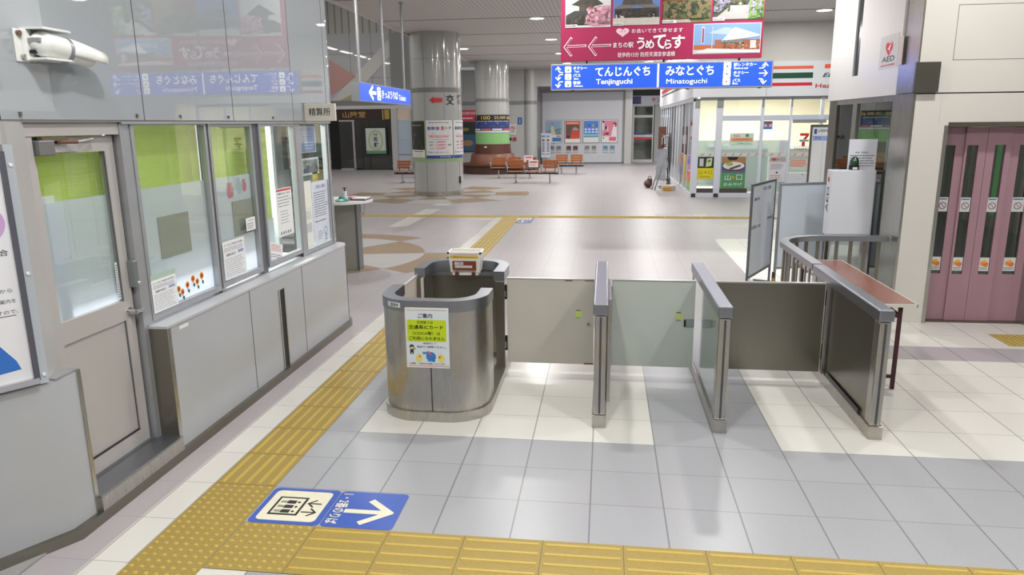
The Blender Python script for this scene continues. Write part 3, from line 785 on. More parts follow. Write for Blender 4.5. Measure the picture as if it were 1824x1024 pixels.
b = MB(); b.cyl(A0 + ax * .135, A0 + ax * .162, .0615, mat((150, 148, 160), .4, .3), 28); b.build('band', cam)
b = MB(); q = ax.to_track_quat('Z', 'Y').to_matrix().to_4x4()
up = Vector((0, 0, 1)); side = ax.cross(up).normalized(); up = side.cross(ax)
R = []
for s_, r in ((.155, .064), (.25, .060), (.33, .053), (.385, .047)):
    R.append([A0 + ax * s_ + side * (r * math.cos(math.radians(t))) + up * (r * math.sin(math.radians(t))) for t in range(-25, 206, 15)])
i_ = b.mi(CW)
for r0, r1 in zip(R[:-1], R[1:]):
    for k in range(len(r0) - 1):
        f_ = b.bm.faces.new([b.bm.verts.new(p) for p in (r0[k], r0[k + 1], r1[k + 1], r1[k])]); f_.smooth = True; f_.material_index = i_
bmesh.ops.remove_doubles(b.bm, verts=b.bm.verts[:], dist=.0001)
hood = b.build('sun_hood', cam); sm = hood.modifiers.new('thick', 'SOLIDIFY'); sm.thickness = .003
b = MB(); b.cyl(A0 + ax * .31, A0 + ax * .318, .03, BLACK, 24); b.build('lens_glass', cam)
b = MB(); b.tube([A0 + Vector((.0, .12, -.045)), A0 + Vector((0, .128, -.075))], .003, BLACK); b.build('cable', cam)
# ================================================================== TICKET GATES
def barrier(x0, x1, label, polished=False, yb=2.99):
    c = ((x0 + x1) / 2, 2.2, 0); r = thing('gate_barrier', label, 'ticket barrier', c, 'ticket gate barriers')
    side = POLISH if polished else STEEL_D
    b = MB(); b.box(x0 + .012, x1 - .012, 1.53, yb - .02, .09, .80, side); b.build('side_panel', r)
    b = MB(); b.box(x0 + .006, x1 - .006, 1.448, 1.55, .09, .80, STEEL, .012); b.build('end_post', r)
    b = MB(); b.box((x0 + x1) / 2 - .006, (x0 + x1) / 2 + .008, 1.4455, 1.449, .10, .79, mat((96, 98, 104), .35, .7)); b.build('seam_strip', r)
    b = MB(); b.box(x0 + .006, x1 - .006, yb - .08, yb, .09, .80, STEEL, .01); b.build('end_post', r)
    b = MB(); b.box(x0 - .004, x1 + .004, 1.44, yb + .005, .80, .88, STEEL_H, .012, 3); b.build('cap_rail', r)
    b = MB(); b.box(x0 - .002, x1 + .002, 1.435, yb, 0, .092, STEEL, .003); b.build('base_plate', r)
    return r
b1 = barrier(1.99, 2.083, 'narrow steel gate barrier nearest the round staff booth')
b = MB(); b.box(2.083, 2.112, 1.75, 2.44, .07, .84, STEEL, .003); b.build('side_plate', b1)
barrier(2.802, 2.893, 'middle steel gate barrier with a mirror-like side', True)
b3 = barrier(3.80, 3.888, 'rightmost steel gate barrier beside the brown table')
b = MB(); b.box(3.797, 3.80, 1.65, 2.42, .095, .13, mat((48, 48, 50), .3, .6)); b.build('dark_slot', b3)
b = MB(); b.box(3.778, 3.80, 2.47, 2.56, .09, .83, STEEL, .003); b.build('hinge_post', b3)
def flap(x0, x1, m, label, hinge_x, d):
    r = thing('gate_flap', label, 'gate flap', ((x0 + x1) / 2, 2.52, .1), 'closed gate flaps')
    b = MB(); b.box(x0, x1, 2.505, 2.535, .095, .815, m, .003); pn_ = b.build('panel', r)
    b = MB(); b.box(x0, x1, 2.502, 2.538, .812, .822, mat((196, 196, 194), .3, .7)); b.build('edge_trim', pn_)
    for z0, z1 in ((.645, .765), (.205, .33)):
        h = MB(); a, bb = sorted((hinge_x, hinge_x + d * .024))
        h.box(a, bb, 2.488, 2.506, z0, z1, BLACK); h.box(a + .006, bb - .006, 2.484, 2.49, z0 + .02, z1 - .05, STEEL); h.build('hinge', r)
    return r
f1 = flap(1.262, 1.978, mat((196, 192, 182), .32, noise=.03, nscale=4), 'beige painted gate flap between the staff booth and first barrier', 1.238, 1)
b = MB(); b.cyl((1.934, 2.505, .446), (1.934, 2.495, .446), .014, STEEL, 20); b.cyl((1.934, 2.497, .446), (1.934, 2.49, .446), .007, ALU_D, 16); b.build('lock', f1.children[0])
for a_ in ((1.9, 1.978, .095, .108), (1.74, 1.80, .802, .811), (1.90, 1.972, .804, .811)):
    b = MB(); b.box(a_[0], a_[1], 2.5035, 2.5055, a_[2], a_[3], mat((112, 86, 62), .8)); b.build('rust_stain', f1.children[0])
def gsticker(o, x0, par):
    f = Flat((x0, 2.5035, .485), (1, 0, 0), (0, 0, 1)); f.rect(0, .06, 0, .085, (196, 202, 178), 0); f.rect(.008, .052, .018, .062, (202, 220, 116), 1); f.lines(.005, .055, .066, .082, 1, (80, 84, 80), 1, .5, 2); f.lines(.005, .055, .003, .015, 1, (120, 120, 116), 1, .5, 2); f.build('sticker', par.children[0])
gsticker(f1, 1.825, f1)
f2 = flap(2.120, 2.782, mat((196, 204, 197), .16, .1, noise=.02, nscale=4), 'greenish glossy gate flap between the first and middle barriers', 2.096, 1)
gsticker(f2, 2.632, f2)
b = MB(); b.box(2.70, 2.782, 2.498, 2.505, .44, .505, POLISH, .002); b.box(2.70, 2.716, 2.494, 2.499, .445, .50, BLACK); b.build('latch', f2.children[0])
f3 = flap(2.905, 3.772, STEEL_D, 'dark brushed steel gate flap between the middle and right barriers', 3.80, -1)

# ---- staff booth
bt = thing('staff_booth', 'round-ended steel staff booth at the left of the ticket gates', 'booth', (.86, 2.2, 0))
def cpath(off, front=True):
    xl, xr, yf, r = .468 + off, 1.245 - off, 1.43 + off, .27 - off
    if front: return [(xl, 1.93), (xl, yf + r)] + arc(xl + r, yf + r, r, 180, 270, 12)[1:] + arc(xr - r, yf + r, r, 270, 360, 12) + [(xr, 1.87)]
    yb = 3.04 - off
    return [(xr, 2.47), (xr, yb - r)] + arc(xr - r, yb - r, r, 0, 90, 12)[1:] + arc(xl + r, yb - r, r, 90, 180, 12) + [(xl, 2.56)]
b = MB(); b.ribbon(cpath(.006), cpath(.07), .07, .80, STEEL); b.build('front_shell', bt)
b = MB(); b.ribbon(cpath(0), cpath(.09), .80, .88, STEEL_H); b.build('front_cap', bt)
b = MB(); b.ribbon(cpath(.006, False), cpath(.07, False), .07, .80, STEEL); b.build('rear_shell', bt)
b = MB(); b.ribbon(cpath(0, False), cpath(.09, False), .80, .88, STEEL_H); b.build('rear_cap', bt)
xl, xr, r_ = .458, 1.255, .28
ring = lambda o: arc(xl + r_, 1.42 + r_, r_ - o, 180, 270, 12) + arc(xr - r_, 1.42 + r_, r_ - o, 270, 360, 12) + arc(xr - r_, 3.05 - r_, r_ - o, 0, 90, 12) + arc(xl + r_, 3.05 - r_, r_ - o, 90, 180, 12)
a_, c_ = ring(0), ring(.10)
b = MB(); b.ribbon(a_ + a_[:1], c_ + c_[:1], 0, .072, STEEL); b.build('base_curb', bt)
b = MB(); b.box(.862, .868, 1.432, 1.4375, .075, .795, DARKGAP); b.build('seam', bt)
b = MB(); b.prism([(.50, 2.83), (1.215, 2.83)] + arc(1.245 - .27, 3.04 - .27, .25, 0, 90, 8) + arc(.468 + .27, 3.04 - .27, .25, 90, 180, 8), .765, .785, STEEL_H); b.build('shelf', bt)
b = MB(); b.box(.505, 1.21, 2.845, 2.86, .07, .77, STEEL_D); b.build('shelf_front', bt)
b = MB(); b.box(.474, .492, 1.93, 2.56, .10, .815, mat((208, 196, 186), .4)); b.box(.472, .494, 1.93, 2.56, .812, .822, mat((214, 210, 204), .3, .3)); b.build('side_panel', bt)
b = MB(); b.box(.535, .545, 2.50, 2.56, .07, .80, mat((210, 206, 200), .4)); b.box(.49, .535, 2.53, 2.57, .07, .80, STEEL_D); b.build('post', bt)
b = MB(); b.box(1.17, 1.245, 2.46, 2.50, .07, .80, STEEL_D, .003); b.build('post', bt)
def cw(a, b_, l):
    t = math.radians(228 + a / .27 * 57.3); r = .2715 + l
    return Vector((.738 + r * math.cos(t), 1.70 + r * math.sin(t), .825 + b_))
f = Flat((0, 0, 0), warp=cw, du=.02); f.rect(0, .12, 0, .035, (206, 214, 212), 0); f.text('整理券', .035, .105, .006, .028, (50, 56, 60), 1, bold=.02); f.build('name_tag', bt)
# guidance poster on the booth
po = thing('guidance_poster', 'white and lime poster about IC cards stuck on the front of the booth', 'poster', (.85, 1.428, .62))
f = Flat((.695, 1.4285, .40), (1, 0, 0), (0, 0, 1)); w, h = .307, .433
f.slab(0, w, 0, h, .0015, (214, 220, 226))
f.rect(.012, w - .012, h - .021, h - .016, (222, 172, 96), 1); f.rect(.012, w - .004, .010, .015, (226, 150, 90), 1)
f.rrect(.012, w - .02, h * .44, h * .80, .012, (190, 212, 28), 1)
f.text('ご案内', w * .30, w * .63, h * .83, h * .905, (24, 26, 30), 2, bold=.03)
f.text('防府駅では', w * .28, w * .64, h * .735, h * .785, (44, 54, 20), 3)
f.text('交通系ICカード', w * .08, w * .87, h * .645, h * .715, (24, 30, 10), 3, bold=.035)
f.text('（ICOCA等）は', w * .16, w * .80, h * .55, h * .61, (44, 54, 20), 3, bold=.01)
f.text('ご利用になれません', w * .08, w * .90, h * .465, h * .525, (30, 36, 14), 3, bold=.02)
f.text('精算所にて', w * .40, w * .70, h * .395, h * .425, (50, 52, 56), 2, bold=.01)
f.text('現金でご精算ください。', w * .25, w * .92, h * .335, h * .37, (50, 52, 56), 2, bold=.01)
f.text('ご理解・ご協力をお願いいたします。', w * .06, w * .92, h * .055, h * .085, (40, 42, 50), 2, bold=.01)
f.build('poster_sheet', po)
# simple figures: staff in a cap, a blue animal shape and two yellow chick shapes
f = Flat((.695, 1.4285, .40), (1, 0, 0), (0, 0, 1))
f.disc(w * .13, h * .35, .016, (40, 42, 40), 2); f.disc(w * .135, h * .335, .012, (214, 180, 150), 3); f.rect(w * .08, w * .19, h * .352, h * .362, (30, 32, 30), 4)
f.rect(w * .09, w * .17, h * .255, h * .31, (52, 56, 46), 2); f.rect(w * .09, w * .115, h * .225, h * .26, (30, 32, 30), 2); f.rect(w * .14, w * .165, h * .225, h * .26, (30, 32, 30), 2); f.poly([(w * .17, h * .30), (w * .22, h * .32), (w * .22, h * .332), (w * .16, h * .312)], (120, 90, 70), 3)
f.disc(w * .29, h * .155, .023, (226, 214, 110), 2, .026); f.disc(w * .30, h * .20, .015, (226, 206, 100), 3); f.disc(w * .315, h * .19, .006, (190, 90, 60), 4)
f.disc(w * .81, h * .155, .025, (226, 214, 110), 2, .026); f.disc(w * .79, h * .20, .015, (226, 206, 100), 3); f.disc(w * .77, h * .185, .007, (196, 80, 60), 4)
f.disc(w * .57, h * .19, .035, (56, 124, 186), 2, .034); f.rect(w * .38, w * .50, h * .235, h * .27, (70, 140, 190), 3); f.rect(w * .50, w * .54, h * .11, h * .17, (56, 124, 186), 3); f.rect(w * .60, w * .66, h * .105, h * .17, (50, 112, 172), 3); f.poly([(w * .48, h * .28), (w * .52, h * .285), (w * .58, h * .23), (w * .54, h * .215)], (206, 100, 110), 4)
f.build('drawings', po)
# ---- used-ticket box on the shelf
bx = thing('ticket_basket', 'white plastic ticket basket with pink and yellow tape on the booth shelf', 'basket', (.86, 2.80, .787))
WP = mat((238, 236, 230), .35)
def frustum(mb, x0, x1, y0, y1, z0, z1, g, m, th=.006):
    for (a, b_, c, d_) in (((x0 + g, y0 + g), (x1 - g, y0 + g), (x1, y0), (x0, y0)), ((x1 - g, y0 + g), (x1 - g, y1 - g), (x1, y1), (x1, y0)), ((x1 - g, y1 - g), (x0 + g, y1 - g), (x0, y1), (x1, y1)), ((x0 + g, y1 - g), (x0 + g, y0 + g), (x0, y0), (x0, y1))):
        mb.poly([(a[0], a[1], z0), (b_[0], b_[1], z0), (c[0], c[1], z1), (d_[0], d_[1], z1)], m)
b = MB(); frustum(b, .725, 1.0, 2.74, 2.92, .81, .985, .018, WP); b.poly([(.743, 2.758, .811), (.982, 2.758, .811), (.982, 2.902, .811), (.743, 2.902, .811)], WP)
o = b.build('basket', bx); sm = o.modifiers.new('thick', 'SOLIDIFY'); sm.thickness = .005; sm.offset = 1
b = MB(); b.box(.715, 1.01, 2.73, 2.745, .975, .99, WP); b.box(.715, 1.01, 2.915, 2.93, .975, .99, WP); b.box(.715, .73, 2.73, 2.93, .975, .99, WP); b.box(.995, 1.01, 2.73, 2.93, .975, .99, WP); b.build('rim', bx)
f = Flat((.735, 2.738, .935), (1, 0, 0), (0, 0, 1)); f.slab(0, .25, 0, .025, .002, (222, 186, 36)); f.text('ご乗車ありがとうございました', .02, .23, .005, .019, (110, 96, 20), 1); f.build('yellow_tape', bx)
f = Flat((.74, 2.737, .961), (1, 0, 0), (0, 0, 1)); f.slab(0, .235, 0, .010, .002, (232, 84, 132)); f.build('pink_tape', bx)
f = Flat((.76, 2.727, .835), (1, 0, 0), (0, 0, 1)); f.slab(0, .205, 0, .078, .008, (122, 62, 38)); f.rect(.018, .095, .045, .070, (206, 206, 206), 1); f.text('ご不要の', .04, .085, .050, .065, (70, 72, 80), 2, bold=.02); f.rect(.022, .172, .020, .040, (222, 222, 222), 1); f.text('きっぷをお入れください。', .028, .166, .024, .036, (60, 62, 70), 2, bold=.02); f.build('label_board', bx)
b = MB(); b.box(.78, .81, 2.73, 2.77, .785, .812, mat((90, 46, 34), .5)); b.box(.925, .955, 2.73, 2.77, .785, .812, mat((90, 46, 34), .5)); b.box(.75, .975, 2.76, 2.90, .785, .811, WP); b.build('foot', bx)

# ---- folding table
TB = mat((136, 92, 80), .22, noise=.06, nscale=20, stretch=(4, 1, 1)); MAROON = mat((72, 36, 42), .4, .3)
tb = thing('folding_table', 'long narrow folding table with reddish top behind the right barrier', 'table', (4.18, 3.3, 0))
b = MB(); b.box(3.955, 4.405, 2.38, 4.2, .675, .695, TB); b.build('tabletop', tb)
b = MB(); b.box(3.95, 4.41, 2.374, 2.38, .672, .697, mat((214, 208, 200), .4)); b.box(3.95, 4.41, 4.2, 4.206, .672, .697, mat((214, 208, 200), .4)); b.box(4.405, 4.411, 2.374, 4.206, .672, .697, mat((214, 208, 200), .4)); b.box(3.949, 3.955, 2.374, 4.206, .672, .697, mat((214, 208, 200), .4)); b.build('edge_band', tb)
for y in (2.43, 4.13):
    for x in (4.015, 4.31):
        b = MB(); b.box(x - .013, x + .013, y - .013, y + .013, 0, .672, MAROON); b.build('leg', tb)
    for z0, z1 in ((.09, .115), (.58, .61)):
        b = MB(); b.box(4.015, 4.31, y - .010, y + .010, z0, z1, MAROON); b.build('brace', tb)
b = MB(); b.cyl((4.31, 2.43, .60), (4.25, 2.95, .66), .008, MAROON); b.cyl((4.31, 4.13, .60), (4.25, 3.6, .66), .008, MAROON); b.build('stay', tb)

# ---- curved railing
rl = thing('railing', 'curved steel railing with flat upright bars beside the lift shaft', 'railing', (4.3, 4.3, 0))
def rp(off): return [(3.80 + off, 3.02), (3.80 + off, 4.15)] + arc(4.33, 4.15, .53 - off, 180, 90, 16)[1:] + [(4.62, 4.68 - off), (4.98, 4.68 - off)]
b = MB(); b.ribbon(rp(0), rp(.088), .825, .88, STEEL_H); b.build('handrail', rl)
b = MB(); b.ribbon(rp(.03), rp(.055), .10, .125, STEEL); b.build('bottom_rail', rl)
ctr = [(3.844, y) for y in (3.10, 3.24, 3.38, 3.52, 3.66, 3.80, 3.94, 4.08)] + arc(4.33, 4.15, .486, 170, 95, 5) + [(4.48, 4.636), (4.62, 4.636), (4.76, 4.636), (4.90, 4.636)]
for (x, y) in ctr:
    b = MB(); b.box(x - .018, x + .018, y - .006, y + .006, .10, .826, STEEL_D) if y > 4.5 else b.box(x - .006, x + .006, y - .018, y + .018, .10, .826, STEEL_D)
    b.build('upright', rl)
for (x, y) in ((3.844, 3.9), (4.33, 4.636), (4.95, 4.636)):
    b = MB(); b.cyl((x, y, 0), (x, y, .10), .018, STEEL); b.build('foot', rl)

# ================================================================== BOARDS BY THE LIFT SHAFT
def lined(f, w, h):
    for k in range(26): f.rect(w * .02, w * .98, h * (.06 + .034 * k), h * (.06 + .034 * k) + .002, (190, 196, 214), 1)
def board_a(f, w, h):
    lined(f, w, h)
    f.text('伝言と連絡', w * .45, w * .8, h * .925, h * .965, (70, 72, 80), 2, bold=.03); f.text('案内', w * .08, w * .3, h * .83, h * .865, (70, 72, 80), 2, bold=.03)
    f.text('お知らせ', w * .03, w * .42, h * .52, h * .56, (70, 72, 80), 2, bold=.03); f.text('時刻', w * .72, w * .92, h * .57, h * .6, (70, 72, 80), 2, bold=.03)
def framed(name, label, p0, p1, z0, z1, draw, fm, sheetc, stand=True, fw=.025):
    p0, p1 = Vector((*p0, 0)), Vector((*p1, 0)); u = (p1 - p0).normalized(); n = u.cross(Vector((0, 0, 1))); W = (p1 - p0).length
    r = thing(name, label, 'notice board', tuple((p0 + p1) / 2))
    b = MB()
    def bb(a0, a1, zz0, zz1, d0, d1, m, mb):
        P = lambda a, d: tuple((p0 + u * a + n * d)[:2])
        mb.prism([P(a0, d0), P(a1, d0), P(a1, d1), P(a0, d1)], zz0, zz1, m)
    bb(0, fw, z0, z1, -.012, .012, fm, b); bb(W - fw, W, z0, z1, -.012, .012, fm, b); bb(fw, W - fw, z1 - fw, z1, -.012, .012, fm, b); bb(fw, W - fw, z0, z0 + fw, -.012, .012, fm, b)
    b.build('frame', r)
    f = Flat(p0 + u * fw + n * .004 + Vector((0, 0, z0 + fw)), u, (0, 0, 1)); f.slab(0, W - 2 * fw, 0, z1 - z0 - 2 * fw, .008, sheetc); draw(f, W - 2 * fw, z1 - z0 - 2 * fw); f.build('panel', r)
    if stand:
        for a in (fw / 2, W - fw / 2):
            b = MB(); bb(a - .012, a + .012, 0.02, z0, -.012, .012, fm, b)
            bb(a - .014, a + .014, 0, .022, -.2, .2, fm, b); b.build('leg', r)
    return r
framed('notice_board', 'white ruled notice board on legs, leftmost beside the railing', (3.74, 5.45), (4.20, 6.35), .22, 1.345, board_a, ALU_D, (220, 224, 232))
b2 = framed('whiteboard', 'blank grey-framed whiteboard on legs behind the curved railing', (4.14, 5.86), (4.77, 6.08), .27, 1.325, lambda f, w, h: None, ALU, (212, 220, 230))
b = MB()
for k, m in enumerate((mat((30, 30, 32), .5), mat((214, 140, 50), .5), mat((30, 30, 32), .5))): b.box(4.125, 4.155, 5.85, 5.88, .02 + .07 * k, .09 + .07 * k, m)
b.build('hazard_tape', b2)
def tt(f, w, h):
    f.rect(w * .08, w * .2, h * .90, h * .97, (60, 84, 160), 1); f.text('山陽線 時刻表', w * .26, w * .9, h * .925, h * .965, (70, 74, 84), 1, bold=.03); f.rect(w * .04, w * .96, h * .81, h * .875, (150, 168, 216), 1); f.text('下り　上り', w * .1, w * .9, h * .825, h * .862, (60, 70, 130), 2, bold=.02)
    f.rect(w * .5, w * .51, h * .03, h * .8, (160, 160, 164), 1)
    for k in range(20): f.rect(w * .04, w * .96, h * (.04 + .038 * k), h * (.04 + .038 * k) + .002, (196, 196, 196), 1)
framed('timetable_board', 'tall narrow timetable board in a dark steel frame left of the lift shaft glass', (5.035, 8.1), (5.345, 7.86), .9, 2.0, tt, STEEL_D, (222, 224, 226), fw=.03)
# AED cabinet
ae = thing('aed_cabinet', 'white AED cabinet standing against the glass side of the lift shaft', 'cabinet', (4.75, 5.2, 0))
WC = mat((220, 222, 230), .35)
b = MB(); b.box(4.515, 4.985, 5.15, 5.30, .81, 1.525, WC, .004); b.build('body', ae)
b = MB(); b.box(4.525, 4.975, 5.143, 5.15, .82, 1.515, WC, .002); b.build('door', ae)
f = Flat((4.5145, 5.295, .82), (0, -1, 0), (0, 0, 1)); f.disc(.07, .60, .03, (206, 50, 56), 1); f.text('AED', .04, .115, .24, .52, (36, 36, 40), 1, bold=.03, rot=90); f.build('lettering', ae)
b = MB(); b.box(4.53, 4.97, 5.16, 5.29, .76, .81, WC); b.box(4.60, 4.90, 5.2, 5.26, .04, .76, mat((196, 204, 200), .4)); b.box(4.53, 4.97, 5.13, 5.33, 0, .04, mat((120, 122, 124), .5)); b.build('pedestal', ae)
be = thing('beacon_lamp', 'dark green dome beacon standing on the AED cabinet', 'beacon lamp', (4.765, 5.2, 1.525))
b = MB(); b.cyl((4.765, 5.21, 1.525), (4.765, 5.21, 1.575), .052, BLACK, 28); b.box(4.735, 4.785, 5.156, 5.16, 1.532, 1.556, WHITE); b.build('base', be)
b = MB(); b.lathe((4.765, 5.21), [(.044, 1.575), (.046, 1.60), (.044, 1.63), (.034, 1.655), (.018, 1.668), (.0005, 1.672)], mat((20, 66, 44), .08, spec=.8, coat=1), 28); b.build('dome', be)
def aed_paper(f, w, h):
    f.text('駅長　駅係員へ', w * .25, w * .75, h * .57, h * .62, (60, 62, 70), 1, bold=.02); f.lines(w * .06, w * .96, h * .15, h * .54, 5, (120, 110, 118), 1, .3, 21)
sheet('paper_notice', 'white handwritten-style paper standing behind the green beacon', 'notice', (4.70, 5.235, 1.50), (1, 0, 0), .295, .355, aed_paper, base=(226, 228, 238))

# ================================================================== LIFT SHAFT (right)
CREAMW = mat((214, 211, 204), .45, noise=.015, nscale=2)
mb = MB()
xf0, yf0 = 5.035, 4.45
mb.box(xf0, 5.36, yf0, 4.62, 0, 2.0, CREAMW)            # left of the doors
mb.box(xf0, 9.5, yf0, 4.62, 2.0, 2.30, CREAMW)
mb.box(xf0, 9.5, yf0, 4.62, 2.312, 4.6, CREAMW)
mb.box(6.34, 9.5, yf0, 4.62, 0, 2.0, CREAMW)
mb.box(xf0, 9.5, yf0 + .01, 4.62, 2.30, 2.312, DARKGAP)
for a in ((5.33, 6.55, 3.108, 3.112), (5.33, 6.55, 2.61, 2.614), (5.33, 5.334, 2.61, 3.11)): mb.box(a[0], a[1], yf0 - .001, yf0 + .01, a[2], a[3], mat((70, 66, 64), .6))
mb.cyl((6.02, yf0 - .004, 2.69), (6.02, yf0 + .01, 2.69), .014, STEEL)
mb.box(5.269, 5.272, yf0 - .0008, yf0 + .01, 2.0, 2.30, mat((186, 182, 176), .5))
ST(mb.build('wall_right'))
mb = MB(); mb.box(5.325, 5.36, yf0 - .006, 4.62, 0, 2.0, STEEL); mb.box(5.36, 6.31, yf0 - .006, 4.62, 1.985, 2.03, STEEL_D); mb.box(6.31, 6.36, yf0 - .006, 4.62, 0, 2.03, STEEL)
mb.box(5.36, 6.31, 4.5, 4.9, -.01, .004, STEEL_D)
ST(mb.build('trim_7'))
PINK = mat((172, 136, 148), .34, .1, noise=.03, nscale=4)
ld = MB()
def leaf(x0, x1, y, wx0, wx1):
    ld.box(x0, wx0, y, y + .03, .005, 1.98, PINK); ld.box(wx1, x1, y, y + .03, .005, 1.98, PINK)
    ld.box(wx0, wx1, y, y + .03, .005, .495, PINK); ld.box(wx0, wx1, y, y + .03, 1.805, 1.98, PINK)
LV = [(5.36, 5.60, 4.61, 5.418, 5.522), (5.60, 5.80, 4.585, 5.622, 5.724), (5.804, 6.03, 4.585, 5.878, 5.978), (6.03, 6.31, 4.61, 6.12, 6.242)]
for L_ in LV: leaf(*L_)
ld.box(5.797, 5.806, 4.59, 4.60, .005, 1.98, DARKGAP)
ldo = ST(ld.build('door_2'))
for (x0, x1, y, a, c) in LV:
    g = MB(); g.box(a, c, y + .012, y + .016, .495, 1.805, glassmat((196, 204, 198), .2)); g.build('glass', ldo)
    f = Flat((a + .004, y + .0105, 1.14), (1, 0, 0), (0, 0, 1)); ww = c - a - .008
    f.rect(0, ww, 0, .145, (206, 212, 214), 0); f.ring(ww / 2, .06, .028, .036, (150, 84, 84), 1); f.arrow([(ww / 2 - .022, .085), (ww / 2 + .022, .038)], .006, (150, 84, 84), 2); f.lines(.008, ww - .008, .115, .138, 1, (60, 80, 120), 1, .5, 3); f.build('sticker', ldo)
    f = Flat((a + .004, y + .0105, .53), (1, 0, 0), (0, 0, 1))
    f.rect(0, ww, 0, .14, (220, 222, 220), 0); f.disc(ww * .35, .08, .024, (232, 150, 50), 1); f.disc(ww * .65, .07, .026, (226, 120, 70), 2); f.disc(ww * .5, .10, .018, (236, 180, 60), 3); f.lines(.008, ww - .008, .01, .04, 2, (110, 110, 120), 1, .4, 3); f.build('sticker', ldo)
# shaft glimpsed through the door glass and side glass
mb = MB()
DK = mat((30, 38, 34), .5)
mb.box(5.06, 7.4, 7.15, 7.2, 0, 4.6, mat((70, 76, 68), .5)); mb.box(7.35, 7.4, 4.62, 7.2, 0, 4.6, DK); mb.box(5.05, 7.4, 4.62, 7.2, -.02, .003, mat((90, 90, 84), .5))
mb.box(5.06, 7.35, 4.62, 7.15, 2.32, 2.36, DK)
ST(mb.build('wall_shaft'))
for k, (x, y, m, lab) in enumerate(((5.74, 5.2, mat((120, 128, 110), .3, .3), 'olive steel guide post behind the first lift door window'), (5.90, 5.1, STEEL, 'bright steel guide post behind the second lift door window'), (6.18, 5.1, mat((60, 190, 90), .4, emit=.35), 'green glowing rail behind the third lift door window'), (6.45, 5.1, STEEL, 'steel guide post behind the fourth lift door window'))):
    b = MB(); b.cyl((x, y, .3 if k != 2 else 1.05), (x, y, 1.95), .022, m, 16)
    if k == 2: b.cyl((x, y, .3), (x, y, 1.05), .022, STEEL, 16)
    o = b.build('guide_post'); tag(o, lab, 'post')
for k, (y0, y1, z0, z1, x, c, lab) in enumerate(((6.25, 6.85, 1.55, 2.15, 5.35, (196, 200, 190), 'pale control box behind the far shaft glass'), (5.1, 5.9, 1.7, 2.2, 5.7, (70, 84, 64), 'dark green equipment box behind the near shaft glass'), (5.05, 5.25, .6, 1.35, 5.45, (170, 176, 176), 'grey switch panel behind the near shaft glass'), (6.2, 6.7, .2, 1.2, 5.9, (44, 50, 46), 'dark machinery box low behind the far shaft glass'))):
    b = MB(); b.box(x, x + .15, y0, y1, z0, z1, mat(c, .45), .006)
    if k == 0: b.tube([(x - .02, y0 + .1, z1 + .15), (x - .03, y0 + .15, z1 - .05), (x - .02, y0 + .05, z1 - .3)], .012, BLACK)
    o = b.build('equipment_box'); tag(o, lab, 'equipment box')
# side of the shaft facing the gates: frame, glass, white fascia
mb = MB(); XS = 5.02
mb.box(XS - .01, XS + .0149, 4.452, 4.95, 0, 2.31, STEEL)
mb.box(XS - .0, XS + .06, 6.88, 7.2, 0, 2.31, STEEL_D); mb.box(XS, XS + .05, 6.10, 6.25, .12, 2.25, STEEL); mb.box(XS, XS + .05, 4.951, 6.879, 2.25, 2.309, STEEL)
mb.box(XS, XS + .05, 4.951, 6.879, 0, .12, STEEL_D); mb.box(XS, XS + .05, 4.951, 5.0, .12, 2.25, STEEL_D)
mb.box(XS + .0, XS + .0149, 4.452, 4.86, 2.6, 4.6, STEEL); mb.box(XS + .0, XS + .05, 7.1, 7.3, 2.31, 4.6, STEEL_D)
mb.box(XS - .035, XS + .0149, 4.43, 4.84, 2.315, 2.595, STEEL); mb.box(XS - .035, XS + .19, 4.40, 4.43, 2.315, 2.595, STEEL_D); mb.box(XS + .015, XS + .19, 4.43, 4.449, 2.315, 2.595, STEEL_D)
ST(mb.build('trim_8'))
mb = MB(); mb.box(XS + .02, XS + .026, 4.95, 6.9, .12, 2.25, glassmat((206, 214, 208), .25)); ST(mb.build('window_6'))
mb = MB(); FW = mat((222, 220, 218), .3, noise=.01)
mb.box(XS - .02, XS + .03, 6.32, 7.24, 2.31, 4.6, FW); mb.box(XS - .02, XS + .03, 4.86, 6.12, 2.31, 4.6, FW); mb.box(XS - .02, XS + .03, 6.12, 6.32, 2.31, 2.575, FW); mb.box(XS + .0, XS + .03, 6.12, 6.32, 2.575, 4.6, mat((104, 108, 116), .12, .9))
ST(mb.build('wall_shaft'))
# AED sign
f = Flat((XS - .022, 5.45, 2.59), (0, -1, 0), (0, 0, 1), dz=.001)
f.slab(0, .52, 0, .34, .002, (208, 206, 204))
hx, hy, s_ = .27, .205, .075
H = []
for k in range(40):
    t = 2 * PI * k / 40; H.append((hx + s_ * .0625 * 16 * math.sin(t) ** 3 * 1.35, hy + s_ * .0625 * (13 * math.cos(t) - 5 * math.cos(2 * t) - 2 * math.cos(3 * t) - math.cos(4 * t)) * 1.15))
f.poly(H, (214, 40, 52), 1); f.poly([(hx - .05, hy - .01), (hx + .03, hy + .035), (hx + .06, hy + .03), (hx + .02, hy - .0), (hx + .03, hy - .05), (hx - .005, hy - .01)], (236, 228, 226), 2)
f.poly([(hx + .01, hy + .045), (hx + .065, hy + .06), (hx + .075, hy + .035), (hx + .04, hy + .05)], (236, 228, 226), 2)
f.text('AED', .09, .44, .07, .125, (26, 26, 30), 1, bold=.03); f.text('自動体外式除細動器', .07, .46, .025, .045, (206, 60, 76), 1, bold=.02)
o = f.build('aed_sign'); tag(o, 'AED sign with red heart on the white fascia of the lift shaft', 'sign')
b = MB(); b.box(XS - .026, XS - .021, 4.80, 4.90, 2.60, 2.88, mat((206, 188, 184), .3)); o = b.build('flag_sign'); tag(o, 'small clear plate projecting beside the AED sign', 'sign')
